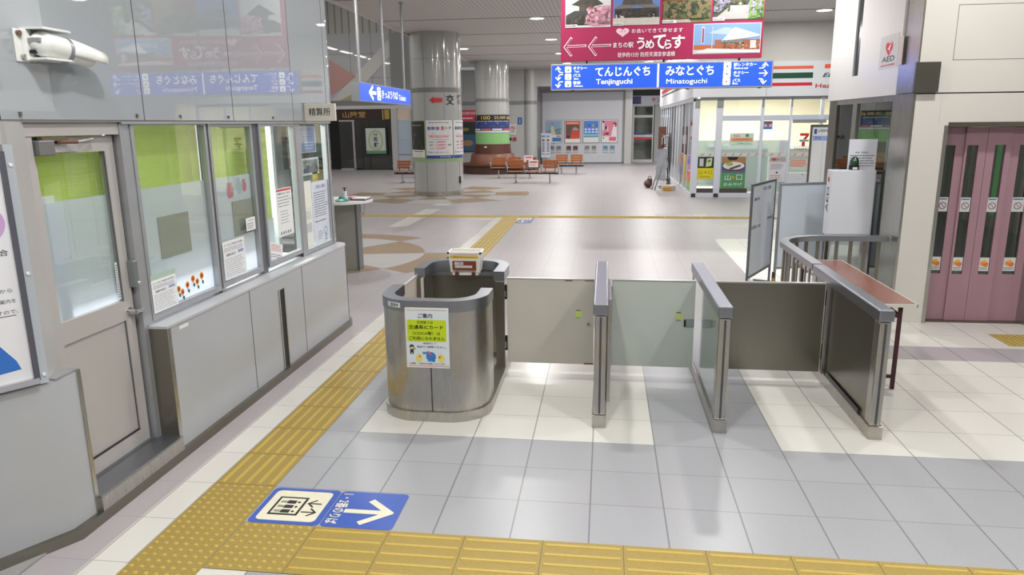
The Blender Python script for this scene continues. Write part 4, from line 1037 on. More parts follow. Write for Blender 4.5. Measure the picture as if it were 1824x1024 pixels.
# ================================================================== HALL
CEIL = stripemat((206, 204, 198), (150, 148, 142), .105, 0, .13, .5, 'ceiling_boards')
mb = MB(); mb.box(-3.68, 9.6, -9.2, 36.5, 4.6, 4.66, CEIL)
ST(mb.build('ceiling'))
mb = MB()
for k in range(14): mb.box(-3.68, 9.6, -7.0 + 3.2 * k, -6.98 + 3.2 * k, 4.592, 4.6, mat((128, 126, 122), .6))
ST(mb.build('trim_9'))
mb = MB(); mb.box(-13.5, -3.68, -9.2, 36.5, 9.0, 9.06, CREAMW); mb.box(-3.72, -3.66, -9.2, 30, 4.56, 9.0, CREAMW); ST(mb.build('ceiling_high'))
WG = mat((172, 173, 172), .28, noise=.02, nscale=1.2); WGD = mat((128, 128, 128), .35)
mb = MB()
mb.box(-13.5, -6.7, 30, 30.2, 2.85, 6.1, mat((184, 186, 190), .03, 0, spec=.6)); mb.box(-13.5, -3.7, 30, 30.2, 6.1, 9, stripemat((176, 174, 170), (132, 130, 128), .32, 0, .2, .5, 'ribbed_wall'))
mb.box(-7.7, -6.7, 29.9, 30.1, 2.94, 6.08, mat((136, 136, 136), .3)); mb.box(-6.7, -3.7, 30, 30.2, 4.55, 6.1, WG); mb.box(-13.5, -6.7, 29.92, 30, 2.92, 3.16, WGD)
for x in (-9.6, -8.6): mb.box(x, x + .02, 29.993, 30, 3.2, 6.1, WGD)
for z in (4.15, 5.2): mb.box(-13.5, -7.7, 29.993, 30, z, z + .02, WGD)
ST(mb.build('wall_far_left'))
mb = MB()
dz = 29.985
mb.poly([(-10.6, dz, 3.16), (-9.75, dz, 3.16), (-7.7, dz, 5.1), (-7.7, dz, 5.85)], mat((206, 206, 202), .25))
mb.poly([(-10.6, dz - .004, 3.4), (-9.35, dz - .004, 4.22), (-10.6, dz - .004, 5.0)], mat((196, 150, 146), .25))
mb.poly([(-10.2, dz - .004, 3.16), (-9.0, dz - .004, 3.16), (-9.0, dz - .004, 3.5), (-9.5, dz - .004, 3.5)], mat((170, 166, 128), .3))
ST(mb.build('trim_10'))
# hanging row of lamps high in the left part of the hall (seen mirrored in the wall)
TUBE = mat((255, 252, 244), .5, emit=22)
for k in range(6):
    r = thing('strip_light', 'long fluorescent strip light, number %s of the row high on the left' % ['one', 'two', 'three', 'four', 'five', 'six'][k], 'ceiling light', (-12.3, 13 + 2.4 * k, 6), 'strip lights high in the left part of the hall')
    b = MB(); b.box(-12.4, -12.2, 12.4 + 2.4 * k, 14.0 + 2.4 * k, 5.96, 6.0, TUBE); b.build('tube', r)
    b = MB(); b.box(-12.45, -12.15, 12.35 + 2.4 * k, 14.05 + 2.4 * k, 6.0, 6.08, WHITE); b.cyl((-12.3, 13.2 + 2.4 * k, 6.08), (-12.3, 13.2 + 2.4 * k, 9.0), .012, ALU); b.build('housing', r)
# walls
mb = MB()
mb.box(-6.7, -1.32, 32.6, 32.8, 0, 4.6, WG); mb.box(-6.7, -1.32, 32.58, 32.6, 2.95, 3.12, WGD)
mb.cyl((-1.62, 32.75, 0), (-1.62, 32.75, 4.6), .32, WG, 32)
mb.cyl((-1.62, 32.75, 2.95), (-1.62, 32.75, 3.12), .325, WGD, 32)
mb.box(-1.32, 9.6, 32.6, 32.8, 3.78, 4.6, WG)
mb.box(-6.7, -6.5, 30, 32.7, 0, 4.6, WG)
ST(mb.build('wall_back'))
mb = MB(); mb.box(-1.5, 3.1, 35.1, 35.3, 0, 4.6, WG); mb.box(-1.5, 3.1, 35.05, 35.1, 0, .08, WGD); mb.box(2.98, 3.34, 34.85, 35.3, 0, 3.8, mat((190, 190, 188), .4))
mb.box(3.3, 9.6, 36.1, 36.3, 3.38, 4.6, mat((70, 72, 76), .5)); mb.box(4.5, 9.6, 36.1, 36.3, 0, 2.94, WG)
ST(mb.build('wall_back'))
# right, rear and left closing walls
mb = MB(); mb.box(9.5, 9.6, -9.2, 4.5, 0, 4.6, CREAMW); ST(mb.build('wall_right'))
mb = MB(); mb.box(-3.3, 9.6, -9.2, -9.1, 0, 4.6, mat((168, 168, 166), .4)); ST(mb.build('wall_rear'))
mb = MB(); mb.box(-13.5, -13.4, -9.2, 36, 0, 9, WG); ST(mb.build('wall_left'))
# door at the back
mb = MB(); AF = mat((206, 206, 206), .35)
for a in ((3.40, 3.50, 0, 2.94), (4.44, 4.54, 0, 2.94)): mb.box(a[0], a[1], 36.1, 36.16, a[2], a[3], AF)
for z0, z1 in ((0, .14), (1.30, 1.42), (2.30, 2.42), (2.86, 2.94)): mb.box(3.5, 4.44, 36.1, 36.16, z0, z1, AF)
dr = ST(mb.build('door_3'))
mb = MB(); mb.box(3.5, 4.44, 36.13, 36.14, .14, 2.86, GLASS); mb.build('glass', dr)
mb = MB(); mb.box(3.52, 4.42, 36.095, 36.1, 1.18, 1.29, (mat((206, 60, 70), .5))); mb.box(3.52, 4.42, 36.095, 36.1, 1.42, 1.50, mat((60, 74, 140), .5)); mb.build('stripe', dr)
mb = MB(); mb.box(3.3, 4.6, 37.2, 37.25, 0, 2.94, mat((120, 118, 106), .6)); mb.box(3.1, 3.4, 36.1, 36.15, 0, 2.94, mat((124, 120, 110), .5)); ST(mb.build('wall_back'))
sp = thing('shop_sign', 'lit sign strip above the glass door at the far end of the hall', 'sign', (4.1, 36.05, 3.16))
b = MB(); b.box(3.1, 3.82, 36.0, 36.1, 2.98, 3.37, mat((66, 66, 130), .4)); b.box(3.86, 5.4, 36.0, 36.1, 2.98, 3.37, mat((196, 198, 206), .4, emit=.12)); b.box(3.1, 5.4, 36.02, 36.1, 3.37, 3.40, AF); b.build('panel', sp)
f = Flat((3.86, 35.99, 2.98), (1, 0, 0), (0, 0, 1), dz=.004); f.text('サンエー', .48, 1.45, .08, .31, (204, 60, 70), 1, bold=.03); f.build('lettering', sp)

# ---- columns
COLM = mat((176, 178, 176), .12, 0, noise=.02, nscale=1, spec=.7, coat=.5)
def column(cx, cy, R, n):
    b = MB(); b.lathe((cx, cy), [(R, .13), (R, 4.6)], COLM, 64)
    b.lathe((cx, cy), [(R + .004, 2.95), (R + .004, 3.08)], WGD, 64)
    for z in (3.86,): b.lathe((cx, cy), [(R + .002, z), (R + .002, z + .012)], WGD, 64)
    for t in (-150, -104, -60, -20, 30, 80, 130, 170):
        for z0, z1 in ((.13, 2.95), (3.08, 4.6)):
            a = math.radians(t); b.cyl((cx + R * math.cos(a), cy + R * math.sin(a), z0), (cx + R * math.cos(a), cy + R * math.sin(a), z1), .005, WGD, 6)
    o = ST(b.build('wall_column'))
    b = MB(); b.lathe((cx, cy), [(R + .012, 0), (R + .012, .13), (R, .135)], STEEL, 64); ST(b.build('baseboard_column'))
C1 = (-2.92, 18.25); R1 = .74
column(*C1, R1, 1); C2 = (-2.77, 28.0); column(*C2, .72, 2)
def wrap(c, R, th0, z0):
    return lambda a, b_, l: Vector((c[0] + (R + .006 + l) * math.cos(math.radians(th0) + a / R), c[1] + (R + .006 + l) * math.sin(math.radians(th0) + a / R), z0 + b_))
def curved(name, label, cat, c, R, t0, t1, z0, z1, draw, base, group=None):
    f = Flat((0, 0, 0), dz=.004, warp=wrap(c, R, t0, z0), du=.08); w = math.radians(t1 - t0) * R; h = z1 - z0
    f.rect(0, w, 0, h, base, 0)
    if draw: draw(f, w, h)
    o = f.build(name); tag(o, label, cat, group); return o
curved('band', 'light green band round the near column under the posters', 'band', C1, R1 + .0, -190, 20, 1.0, 2.17, None, (150, 176, 130))
def p_dark(f, w, h):
    f.rect(w * .02, w * .98, h * .22, h * .98, (46, 48, 44), 1); f.text('防府天満宮ものがたり', w * .1, w * .9, h * .87, h * .91, (222, 220, 210), 2, bold=.02)
    f.poly([(w * .1, h * .72), (w * .45, h * .82), (w * .9, h * .74), (w * .6, h * .66)], (206, 206, 200), 2); f.poly([(w * .05, h * .24), (w * .95, h * .24), (w * .8, h * .45), (w * .5, h * .66), (w * .3, h * .4)], (190, 158, 136), 2)
    f.rect(w * .45, w * .5, h * .35, h * .58, (120, 70, 60), 3); f.rect(0, w, 0, h * .21, (232, 232, 228), 1); f.lines(w * .4, w * .95, h * .14, h * .19, 1, (70, 70, 70), 2, .4, 3); f.lines(w * .05, w * .95, h * .02, h * .12, 2, (196, 180, 140), 2, .2, 7)
curved('poster', 'dark travel poster with a sandy path on the left side of the near column', 'poster', C1, R1 + .008, -168, -107, 1.12, 2.15, p_dark, (60, 60, 56), 'posters round the near column')
def p_fare(f, w, h):
    f.lines(w * .1, w * .9, h * .92, h * .96, 1, (150, 130, 140), 1, .5, 3); f.text('新幹線', w * .06, w * .50, h * .745, h * .84, (54, 62, 130), 1, bold=.035); f.text('直', w * .54, w * .68, h * .745, h * .845, (216, 52, 56), 1, bold=.04); f.text('トク', w * .72, w * .94, h * .75, h * .84, (60, 60, 120), 1, bold=.035)
    f.poly([(w * .2, h * .67), (w * .8, h * .69), (w * .86, h * .675), (w * .3, h * .655)], (96, 104, 130), 1)
    f.rect(w * .08, w * .92, h * .60, h * .608, (200, 90, 96), 1); f.lines(w * .12, w * .88, h * .55, h * .585, 1, (216, 100, 104), 1, .6, 8)
    f.rect(w * .2, w * .85, h * .495, h * .50, (110, 116, 130), 1); f.text('どこでも', w * .42, w * .6, h * .505, h * .525, (90, 96, 110), 1)
    for k, t in enumerate(('1,000円', '1,500円', '2,500円')):
        f.text(t, w * .36, w * .70, h * (.40 - .083 * k), h * (.465 - .083 * k), (216, 60, 64), 1, bold=.03); f.text(('おとな', '往復で', 'こども')[k], w * .12, w * .28, h * (.41 - .083 * k), h * (.45 - .083 * k), (80, 84, 96), 1, bold=.02)
    f.text('指定席', w * .78, w * .92, h * .33, h * .37, (80, 84, 96), 1, bold=.02); f.rect(w * .06, w * .08, h * .13, h * .20, (70, 84, 150), 1)
    f.text('駅員までお問い合わせください', w * .12, w * .86, h * .135, h * .175, (90, 104, 150), 1); f.rect(0, w, 0, h * .075, (58, 74, 150), 1); f.text('西日本の鉄道', w * .5, w * .9, h * .02, h * .055, (226, 228, 236), 2, bold=.02)
curved('poster', 'white fare poster with red prices facing the gates on the near column', 'poster', C1, R1 + .008, -103, -42, 1.10, 2.17, p_fare, (222, 222, 224), 'posters round the near column')
curved('poster', 'second white fare poster at the right edge of the near column', 'poster', C1, R1 + .008, -39, 22, 1.10, 2.17, p_fare, (222, 222, 224), 'posters round the near column')
def kob(f, w, h):
    f.poly([(0, h * .5), (w * .12, h * .78), (w * .12, h * .22)], (206, 56, 58), 1); f.rect(w * .12, w * .34, h * .34, h * .66, (206, 56, 58), 1)
    f.text('交', w * .44, w * .68, h * .12, h * .92, (34, 36, 40), 1, bold=.035); f.text('番', w * .78, w * 1.02, h * .12, h * .92, (34, 36, 40), 1, bold=.035)
f = Flat((0, 0, 0), dz=.004, warp=wrap(C1, R1 + .010, -93, 2.55), du=.05); kob(f, 1.10, .36); o = f.build('lettering'); tag(o, 'red arrow and black 交番 lettering on the near column', 'lettering')
b = MB(); b.box(C1[0] + R1 * math.cos(math.radians(-20)) - .02, C1[0] + R1 * math.cos(math.radians(-20)) + .03, C1[1] + R1 * math.sin(math.radians(-20)) - .04, C1[1] + R1 * math.sin(math.radians(-20)) + .02, .35, .55, BLACK); o = b.build('socket_box'); tag(o, 'small black box low on the right side of the near column', 'box')
# column 2 dressing
curved('band', 'light green band round the far column', 'band', C2, .72, -190, 20, 1.1, 1.68, None, (132, 184, 118))
def p_train(f, w, h):
    f.rect(0, w, h * .68, h, (34, 34, 36), 1)
    f.text('T', w * .10, w * .16, h * .74, h * .94, (206, 196, 150), 2); f.text('100', w * .28, w * .48, h * .74, h * .94, (226, 190, 90), 2, bold=.03); f.text('25,000', w * .56, w * .82, h * .74, h * .92, (214, 190, 130), 2, bold=.02); f.text('60', w * .86, w * .98, h * .74, h * .92, (226, 190, 90), 2, bold=.03)
    f.lines(w * .05, w, h * .61, h * .67, 1, (210, 214, 230), 1, .5, 4); f.rect(0, w, h * .08, h * .60, (44, 62, 120), 1)
    for k in range(4):
        x = w * (.05 + .24 * k); f.poly([(x, h * .35), (x + w * .1, h * .55), (x + w * .2, h * .35)], (206, 208, 214), 2); f.rect(x - .02, x + w * .2, h * .13, h * .22, [(214, 206, 196), (190, 96, 80)][k % 2], 2)
    f.rect(0, w, 0, h * .10, (200, 204, 214), 1)
curved('poster', 'wide dark poster with gold numbers round the far column', 'poster', C2, .73, -165, -5, 1.70, 2.42, p_train, (44, 52, 80))
bn = thing('round_bench', 'round dark wooden bench built about the far column', 'bench', (C2[0], C2[1], 0))
b = MB(); b.lathe(C2, [(1.33, 0), (1.33, .34)], mat((70, 44, 36), .4, noise=.1), 64); b.build('plinth', bn)
b = MB(); b.lathe(C2, [(1.40, .34), (1.42, .38), (1.38, .41), (.98, .42)], WOOD_D, 64); b.build('seat', bn)
b = MB(); b.lathe(C2, [(1.0, .42), (.92, .80), (.90, .82), (.80, .82)], mat((116, 72, 54), .4, noise=.12, nscale=6, stretch=(4, 4, 1)), 64); b.build('backrest', bn)
b = MB(); b.lathe(C2, [(.80, .82), (.76, 1.22), (.72, 1.22)], mat((84, 48, 36), .4, noise=.16, nscale=6, stretch=(5, 5, 1)), 64); b.build('upper_panel', bn)
b = MB(); b.box(-3.0, -2.9, C2[1] - .81, C2[1] - .78, 1.08, 1.13, WHITE); b.build('label', bn)

# ---- hall benches
def bench(x, y, seats, label, rz=0):
    W = .56; r = thing('hall_bench', label, 'bench', (x, y, 0), 'slatted wooden hall benches', 0)
    for k in range(seats):
        cx = x + (k - (seats - 1) / 2) * W * 1.08
        b = MB()
        for q in range(4): b.box(cx - .25, cx + .25, y - .26 + .115 * q, y - .26 + .115 * q + .095, .39, .415, WOOD, .004)
        b.build('seat', r)
        b = MB()
        for q in range(3): b.box(cx - .25, cx + .25, y + .20 + .02 * q, y + .225 + .02 * q, .50 + .10 * q, .585 + .10 * q, WOOD, .004)
        b.build('backrest', r)
        b = MB()
        for xx in (cx - .17, cx + .17):
            b.tube([(xx, y - .2, .38), (xx, y + .18, .38), (xx, y + .235, .52), (xx, y + .27, .78)], .014, DARKGAP, 8)
        b.build('seat_bracket', r)
    L = seats * W * 1.08 / 2
    b = MB(); b.box(x - L, x + L, y - .03, y + .03, .31, .36, DARKGAP); b.build('beam', r)
    for k in range(2):
        lx = x + (-.5 + k) * (2 * L - .6)
        b = MB(); b.cyl((lx, y, .03), (lx, y, .32), .028, STEEL, 14); b.cyl((lx, y - .2, .03), (lx, y + .2, .03), .022, ALU, 12); b.sphere((lx, y - .2, .03), .03, ALU); b.sphere((lx, y + .2, .03), .03, ALU); b.build('leg', r)
    for k in range(seats + 1):
        lx = x + (k - seats / 2) * W * 1.08
        b = MB(); b.tube([(lx, y + .05, .36), (lx, y + .02, .60), (lx, y - .2, .61)], .016, ALU, 8); b.build('armrest', r)
    return r
bench(-.5, 22.45, 3, 'slatted wooden bench nearest the gates in the middle of the hall')
bench(-4.62, 22.45, 3, 'slatted wooden bench left of the near column')
bench(-1.45, 24.75, 3, 'slatted wooden bench in the second row, in front of the far column')
bench(.55, 27.0, 2, 'slatted wooden bench in the last row by the back wall')
bench(-4.5, 24.9, 3, 'slatted wooden bench half hidden behind the near column')
def redhead(f, w, h): f.rect(w * .12, w * .9, h * .62, h * .82, (206, 70, 62), 1); f.lines(w * .1, w * .9, h * .12, h * .5, 3, (110, 110, 116), 1, .25, 4)
sheet('paper_notice', 'red-headed notice on the middle seat back of the nearest hall bench', 'notice', (-.66, 22.60, .54), (1, 0, 0), .34, .25, redhead, dz=.003, group='notices on the hall benches')
sheet('paper_notice', 'red-headed notice on the second-row hall bench', 'notice', (-1.08, 24.92, .60), (1, 0, 0), .34, .25, redhead, dz=.003, group='notices on the hall benches')

# ---- poster wall at the back
mb = MB(); mb.box(-1.24, 2.86, 34.98, 35.1, .05, 3.585, mat((198, 200, 206), .35, noise=.01)); ST(mb.build('wall_back'))
def poster4(k):
    def d(f, w, h):
        if k == 0:
            f.rect(w * .03, w * .97, h * .36, h * .98, (134, 168, 196), 1); f.rect(w * .03, w * .97, h * .36, h * .56, (120, 140, 150), 2); f.poly([(w * .5, h * .58), (w * .97, h * .66), (w * .97, h * .6), (w * .5, h * .55)], (86, 116, 90), 3)
            f.disc(w * .38, h * .77, w * .07, (214, 190, 170), 4, h * .045); f.disc(w * .38, h * .80, w * .075, (60, 44, 40), 3, h * .04); f.poly([(w * .28, h * .36), (w * .62, h * .36), (w * .48, h * .72), (w * .32, h * .72)], (206, 196, 172), 4)
            f.rect(w * .03, w * .97, h * .20, h * .35, (226, 226, 226), 1); f.rect(w * .66, w * .94, h * .28, h * .32, (150, 60, 70), 2); f.rect(w * .4, w * .97, h * .06, h * .24, (70, 120, 180), 2)
        if k == 1:
            f.rect(w * .03, w * .97, h * .18, h * .97, (206, 78, 58), 1); f.lines(w * .12, w * .92, h * .83, h * .92, 1, (240, 214, 190), 2, .6, 3); f.rect(w * .07, w * .93, h * .36, h * .80, (84, 84, 70), 2)
            f.poly([(w * .4, h * .36), (w * .93, h * .36), (w * .9, h * .62), (w * .62, h * .74), (w * .42, h * .6)], (200, 70, 56), 3); f.poly([(w * .5, h * .56), (w * .86, h * .56), (w * .8, h * .66), (w * .56, h * .68)], (150, 170, 180), 4)
            f.rect(w * .1, w * .34, h * .2, h * .34, (60, 50, 46), 2); f.rect(w * .03, w * .97, h * .02, h * .17, (232, 230, 222), 1)
        if k == 2:
            f.rect(w * .03, w * .97, h * .26, h * .97, (70, 130, 214), 1)
            for q in range(4): f.disc(w * (.18 + .22 * q), h * .76, w * .10, [(110, 130, 120), (60, 100, 220), (150, 160, 130), (70, 110, 200)][q], 2, h * .07)
            for q in range(8): f.rect(w * (.08 + .23 * (q % 4)), w * (.24 + .23 * (q % 4)), h * (.56 - .12 * (q // 4)), h * (.63 - .12 * (q // 4)), (228, 232, 240), 2)
            f.rect(w * .03, w * .97, h * .28, h * .38, (120, 196, 230), 2); f.rect(w * .03, w * .97, h * .02, h * .26, (222, 222, 228), 1); f.rect(w * .03, w * .97, h * .25, h * .29, (90, 120, 110), 3)
        if k == 3:
            f.rect(w * .03, w * .97, h * .28, h * .97, (222, 130, 152), 1); f.disc(w * .82, h * .80, w * .12, (66, 48, 46), 2, h * .08); f.disc(w * .79, h * .77, w * .07, (226, 196, 180), 3, h * .05)
            f.poly([(w * .6, h * .28), (w * .97, h * .28), (w * .95, h * .68), (w * .72, h * .72)], (232, 224, 226), 2); f.poly([(w * .03, h * .5), (w * .18, h * .6), (w * .14, h * .9), (w * .03, h * .9)], (200, 214, 226), 2); f.disc(w * .09, h * .92, w * .06, (54, 40, 40), 3, h * .05)
            f.disc(w * .26, h * .66, w * .07, (44, 40, 44), 2, h * .08); f.rect(w * .34, w * .40, h * .5, h * .7, (226, 222, 220), 2); f.disc(w * .36, h * .4, w * .1, (70, 40, 60), 3, h * .05); f.disc(w * .2, h * .38, w * .06, (150, 40, 80), 3, h * .04)
            f.rect(w * .03, w * .97, h * .02, h * .27, (226, 226, 226), 1); f.rect(w * .48, w * .92, h * .08, h * .25, (214, 96, 130), 2); f.rect(w * .08, w * .16, h * .16, h * .24, (110, 140, 150), 2)
    return d
for k, (x0, lab) in enumerate(((-1.04, 'framed poster of a person by the sea, leftmost on the back wall'), (-.075, 'framed orange-red poster with a train, second on the back wall'), (.87, 'framed bright blue poster with small pictures, third on the back wall'), (1.81, 'framed pink poster with two people, rightmost on the back wall'))):
    r = thing('framed_poster', lab, 'poster', (x0 + .41, 34.96, 1.06), 'framed posters on the back wall')
    b = MB(); b.box(x0 - .01, x0 + .83, 34.955, 34.98, 1.04, 2.21, mat((110, 112, 118), .4, .4)); b.build('frame', r)
    f = Flat((x0 + .015, 34.95, 1.06), (1, 0, 0), (0, 0, 1), dz=.004); f.slab(0, .79, 0, 1.13, .005, (226, 226, 226)); poster4(k)(f, .79, 1.13); f.build('sheet', r)
    for q in range(2):
        cs = [(140, 144, 152), (112, 64, 60), (150, 150, 152), (110, 160, 186)][k]; lx = x0 + .10 + .35 * q + (.1 if k == 0 else 0)
        r = thing('leaflet_pocket', '%s leaflet pocket under the %s framed poster' % (('left', 'right')[q], ('leftmost', 'second', 'third', 'rightmost')[k]), 'leaflet holder', (lx + .12, 34.95, .57), 'leaflet pockets under the framed posters')
        f = Flat((lx, 34.94, .60), (1, 0, 0), (0, 0, 1), dz=.004); f.slab(0, .23, 0, .30, .02, cs); f.rect(.02, .21, .16, .28, tuple(int(v * .8) for v in cs), 1); f.lines(.03, .2, .03, .13, 2, (210, 210, 210), 1, .4, k * 2 + q); f.build('leaflets', r)
        b = MB(); b.box(lx - .005, lx + .235, 34.93, 34.98, .56, .66, mat((186, 190, 194), .2)); b.build('pocket', r)
# brochure rack board at left of the poster wall
rk = thing('brochure_rack', 'white brochure rack with rows of small slots left of the framed posters', 'rack', (-.98, 33.9, 0))
for q in range(2):
    b = MB(); x = -1.2 + .24 * q; b.box(x, x + .22, 33.9, 33.98, .36, 1.50, mat((214, 218, 230), .4)); b.build('panel', rk)
    f = Flat((x, 33.895, .36), (1, 0, 0), (0, 0, 1), dz=.004)
    for z in (.16, .3, .38, .46, .54, .62, .7): f.rect(.05, .17, z, z + .035, (60, 62, 76), 1)
    f.disc(.11, .86, .07, (150, 110, 110), 1); f.rect(.03, .19, 1.0, 1.1, (120, 150, 190), 1); f.build('slots', rk)
b = MB(); b.box(-1.22, -.72, 33.88, 33.98, 1.50, 1.56, mat((200, 214, 236), .4)); b.build('header', rk)
b = MB(); b.box(-1.15, -1.11, 33.92, 33.96, 0, .36, ALU); b.box(-.82, -.78, 33.92, 33.96, 0, .36, ALU); b.box(-1.25, -.68, 33.8, 34.05, 0, .03, ALU); b.build('stand', rk)
# small signs on the wall right of the far column
def nosm(f, w, h): f.ring(w / 2, h * .66, w * .26, w * .36, (186, 74, 70), 1); f.arrow([(w * .28, h * .78), (w * .72, h * .54)], w * .09, (186, 74, 70), 2); f.rect(w * .32, w * .68, h * .64, h * .69, (60, 60, 60), 2); f.text('禁煙', w * .2, w * .8, h * .22, h * .36, (60, 60, 64), 1, bold=.03)
sheet('sign_plate', 'white no-smoking sign on the grey wall right of the far column', 'sign', (-2.62, 32.58, 1.53), (1, 0, 0), .31, .49, nosm, dz=.004, base=(206, 200, 196))
def bl(f, w, h): f.rect(w * .4, w * .6, h * .15, h * .85, (150, 176, 210), 1)
sheet('sign_plate', 'small blue upright sign above the no-smoking sign', 'sign', (-2.22, 32.58, 2.02), (1, 0, 0), .2, .33, bl, dz=.004, base=(44, 84, 150))
fh = thing('fire_alarm', 'round red fire alarm with black bell set in the grey wall', 'fire alarm', (-2.6, 32.58, 1.33))
b = MB(); b.cyl((-2.38, 32.6, 1.32), (-2.38, 32.55, 1.32), .095, mat((176, 60, 60), .4), 24); b.build('button', fh)
b = MB(); b.cyl((-2.60, 32.6, 1.32), (-2.60, 32.54, 1.32), .07, BLACK, 24); b.build('bell', fh)
b = MB(); b.cyl((-2.82, 32.6, 1.32), (-2.82, 32.55, 1.32), .08, mat((110, 116, 96), .4), 24); b.build('lamp', fh)
# red sign and dark poster between the columns
sheet('shop_sign', 'red shop sign glimpsed between the two columns', 'sign', (-5.2, 32.55, 2.20), (1, 0, 0), .95, .52, lambda f, w, h: (f.rect(.02, w - .02, h * .5, h * .92, (206, 70, 84), 1), f.text('観光案内所', .1, w - .05, h * .58, h * .84, (236, 206, 210), 2, bold=.02), f.rect(.08, w * .8, h * .2, h * .3, (230, 220, 220), 1)), dz=.005, base=(190, 54, 70))
def dkp(f, w, h):
    f.rect(0, w, h * .6, h, (38, 44, 40), 1); f.rect(w * .05, w * .95, h * .05, h * .58, (48, 84, 116), 1); f.disc(w * .5, h * .3, w * .3, (150, 110, 70), 2, h * .1); f.disc(w * .4, h * .75, w * .2, (120, 116, 70), 2, h * .06)
sheet('poster', 'dark landscape poster glimpsed between the two columns', 'poster', (-5.2, 32.55, .70), (1, 0, 0), .95, 1.46, dkp, dz=.005, base=(44, 60, 70))
# ---- left shop (gold lettering on dark brown) and window bays
mb = MB(); mb.box(-13.4, -7.75, 30.5, 30.6, 0, 2.9, mat((20, 22, 24), .15, spec=.6)); mb.box(-13.4, -6.7, 29.9, 30.2, 2.77, 2.93, mat((196, 196, 196), .4)); mb.box(-7.78, -7.5, 29.9, 30.2, 0, 2.77, mat((184, 184, 184), .4)); mb.box(-6.87, -6.7, 29.9, 30.2, 0, 2.77, WG)
ST(mb.build('wall_far_left'))
sh = thing('shop_sign', 'dark brown shop sign with three gold characters at the far left', 'sign', (-9.2, 29.9, 2.5))
b = MB(); b.box(-13.2, -7.8, 29.95, 30.1, 2.29, 2.76, mat((52, 30, 28), .4)); b.build('board', sh)
f = Flat((-10.2, 29.93, 2.29), (1, 0, 0), (0, 0, 1), dz=.006); f.text('山陰堂', .12, 1.22, .10, .38, (196, 156, 88), 1, bold=.03); f.rect(2.02, 2.07, 0, .45, (200, 170, 100), 1); f.rect(2.12, 2.35, .02, .45, (178, 140, 70), 1); f.build('lettering', sh)
mb = MB(); AF2 = mat((176, 176, 176), .4, .3)
mb.box(-10.3, -9.55, 29.95, 30.0, 2.22, 2.29, AF2); mb.box(-9.66, -9.57, 29.95, 30.0, 0, 2.22, AF2); mb.box(-9.63, -9.59, 29.93, 29.95, .9, 1.3, CHROME); mb.box(-10.3, -9.6, 29.95, 30.0, 0, .08, AF2); mb.box(-9.3, -7.8, 29.96, 30.0, 0, .06, mat((50, 50, 50), .4))
for x in (-9.25, -8.9, -7.86): mb.box(x, x + .05, 29.96, 30.0, 0, 2.29, mat((44, 44, 46), .4))
ST(mb.build('door_4'))
mb = MB(); mb.box(-10.3, -7.8, 29.98, 29.99, .06, 2.29, glassmat((120, 126, 130), .2)); mb.box(-10.2, -7.9, 30.2, 30.3, .5, 1.1, mat((70, 84, 96), .5)); ST(mb.build('window_7'))
def kanban(f, w, h):
    f.rect(0, w, 0, h * .12, (96, 146, 116), 1); f.ring(w * .5, h * .52, w * .30, w * .38, (176, 180, 140), 1, e=1.35)
    f.text('名菓', w * .40, w * .6, h * .72, h * .79, (40, 60, 50), 2, bold=.02); f.text('舌', w * .38, w * .60, h * .48, h * .66, (24, 40, 36), 2, bold=.05); f.text('鼓', w * .40, w * .64, h * .26, h * .44, (24, 40, 36), 2, bold=.05)
r = thing('shop_poster', 'white shop panel with green ring and brush characters behind dark glass', 'sign', (-8.55, 29.9, 1.3))
b = MB(); b.box(-9.1, -8.0, 29.92, 29.96, .68, 1.97, mat((30, 34, 32), .4)); b.build('frame', r)
f = Flat((-9.02, 29.91, .75), (1, 0, 0), (0, 0, 1), dz=.006); f.slab(0, .94, 0, 1.16, .005, (196, 206, 200)); kanban(f, .94, 1.16); f.build('panel', r)
mb = MB(); mb.box(-7.5, -6.87, 29.95, 30, 2.28, 2.74, mat((214, 196, 180), .4)); mb.box(-7.5, -6.87, 29.95, 30, 1.46, 2.26, mat((176, 192, 206), .3)); mb.box(-7.5, -6.87, 29.95, 30, .72, 1.44, mat((172, 186, 202), .3)); mb.box(-7.5, -6.87, 29.95, 30, .0, .68, mat((180, 190, 200), .3)); mb.box(-7.5, -6.87, 29.94, 30, .68, .72, WGD)
ST(mb.build('window_8'))

# ================================================================== HANGING SIGNS
LB = mat((30, 82, 222), .4, emit=.72); LW = mat((250, 252, 255), .4, emit=1.1)
bs = thing('direction_sign', 'long lit blue direction sign reading Tenjinguchi and Minatoguchi', 'sign', (2.8, 7.75, 2.7))
SW, SH = 3.13, .368
b = MB(); b.box(1.232, 4.362, 7.705, 7.86, 2.525, 2.893, ALU, .004); b.build('casing', bs)
f = Flat((1.232, 7.7035, 2.525), (1, 0, 0), (0, 0, 1), dz=.0012)
f.rect(.018, SW - .02, .022, SH - .02, LB, 1); f.build('face', bs)
f = Flat((1.232, 7.7035, 2.525), (1, 0, 0), (0, 0, 1), dz=.0012)
kx = 1.553 / 1710; ky = .368 / 420
X_ = lambda x: (x - 90) * kx
Y_ = lambda y: (545 - y) * ky
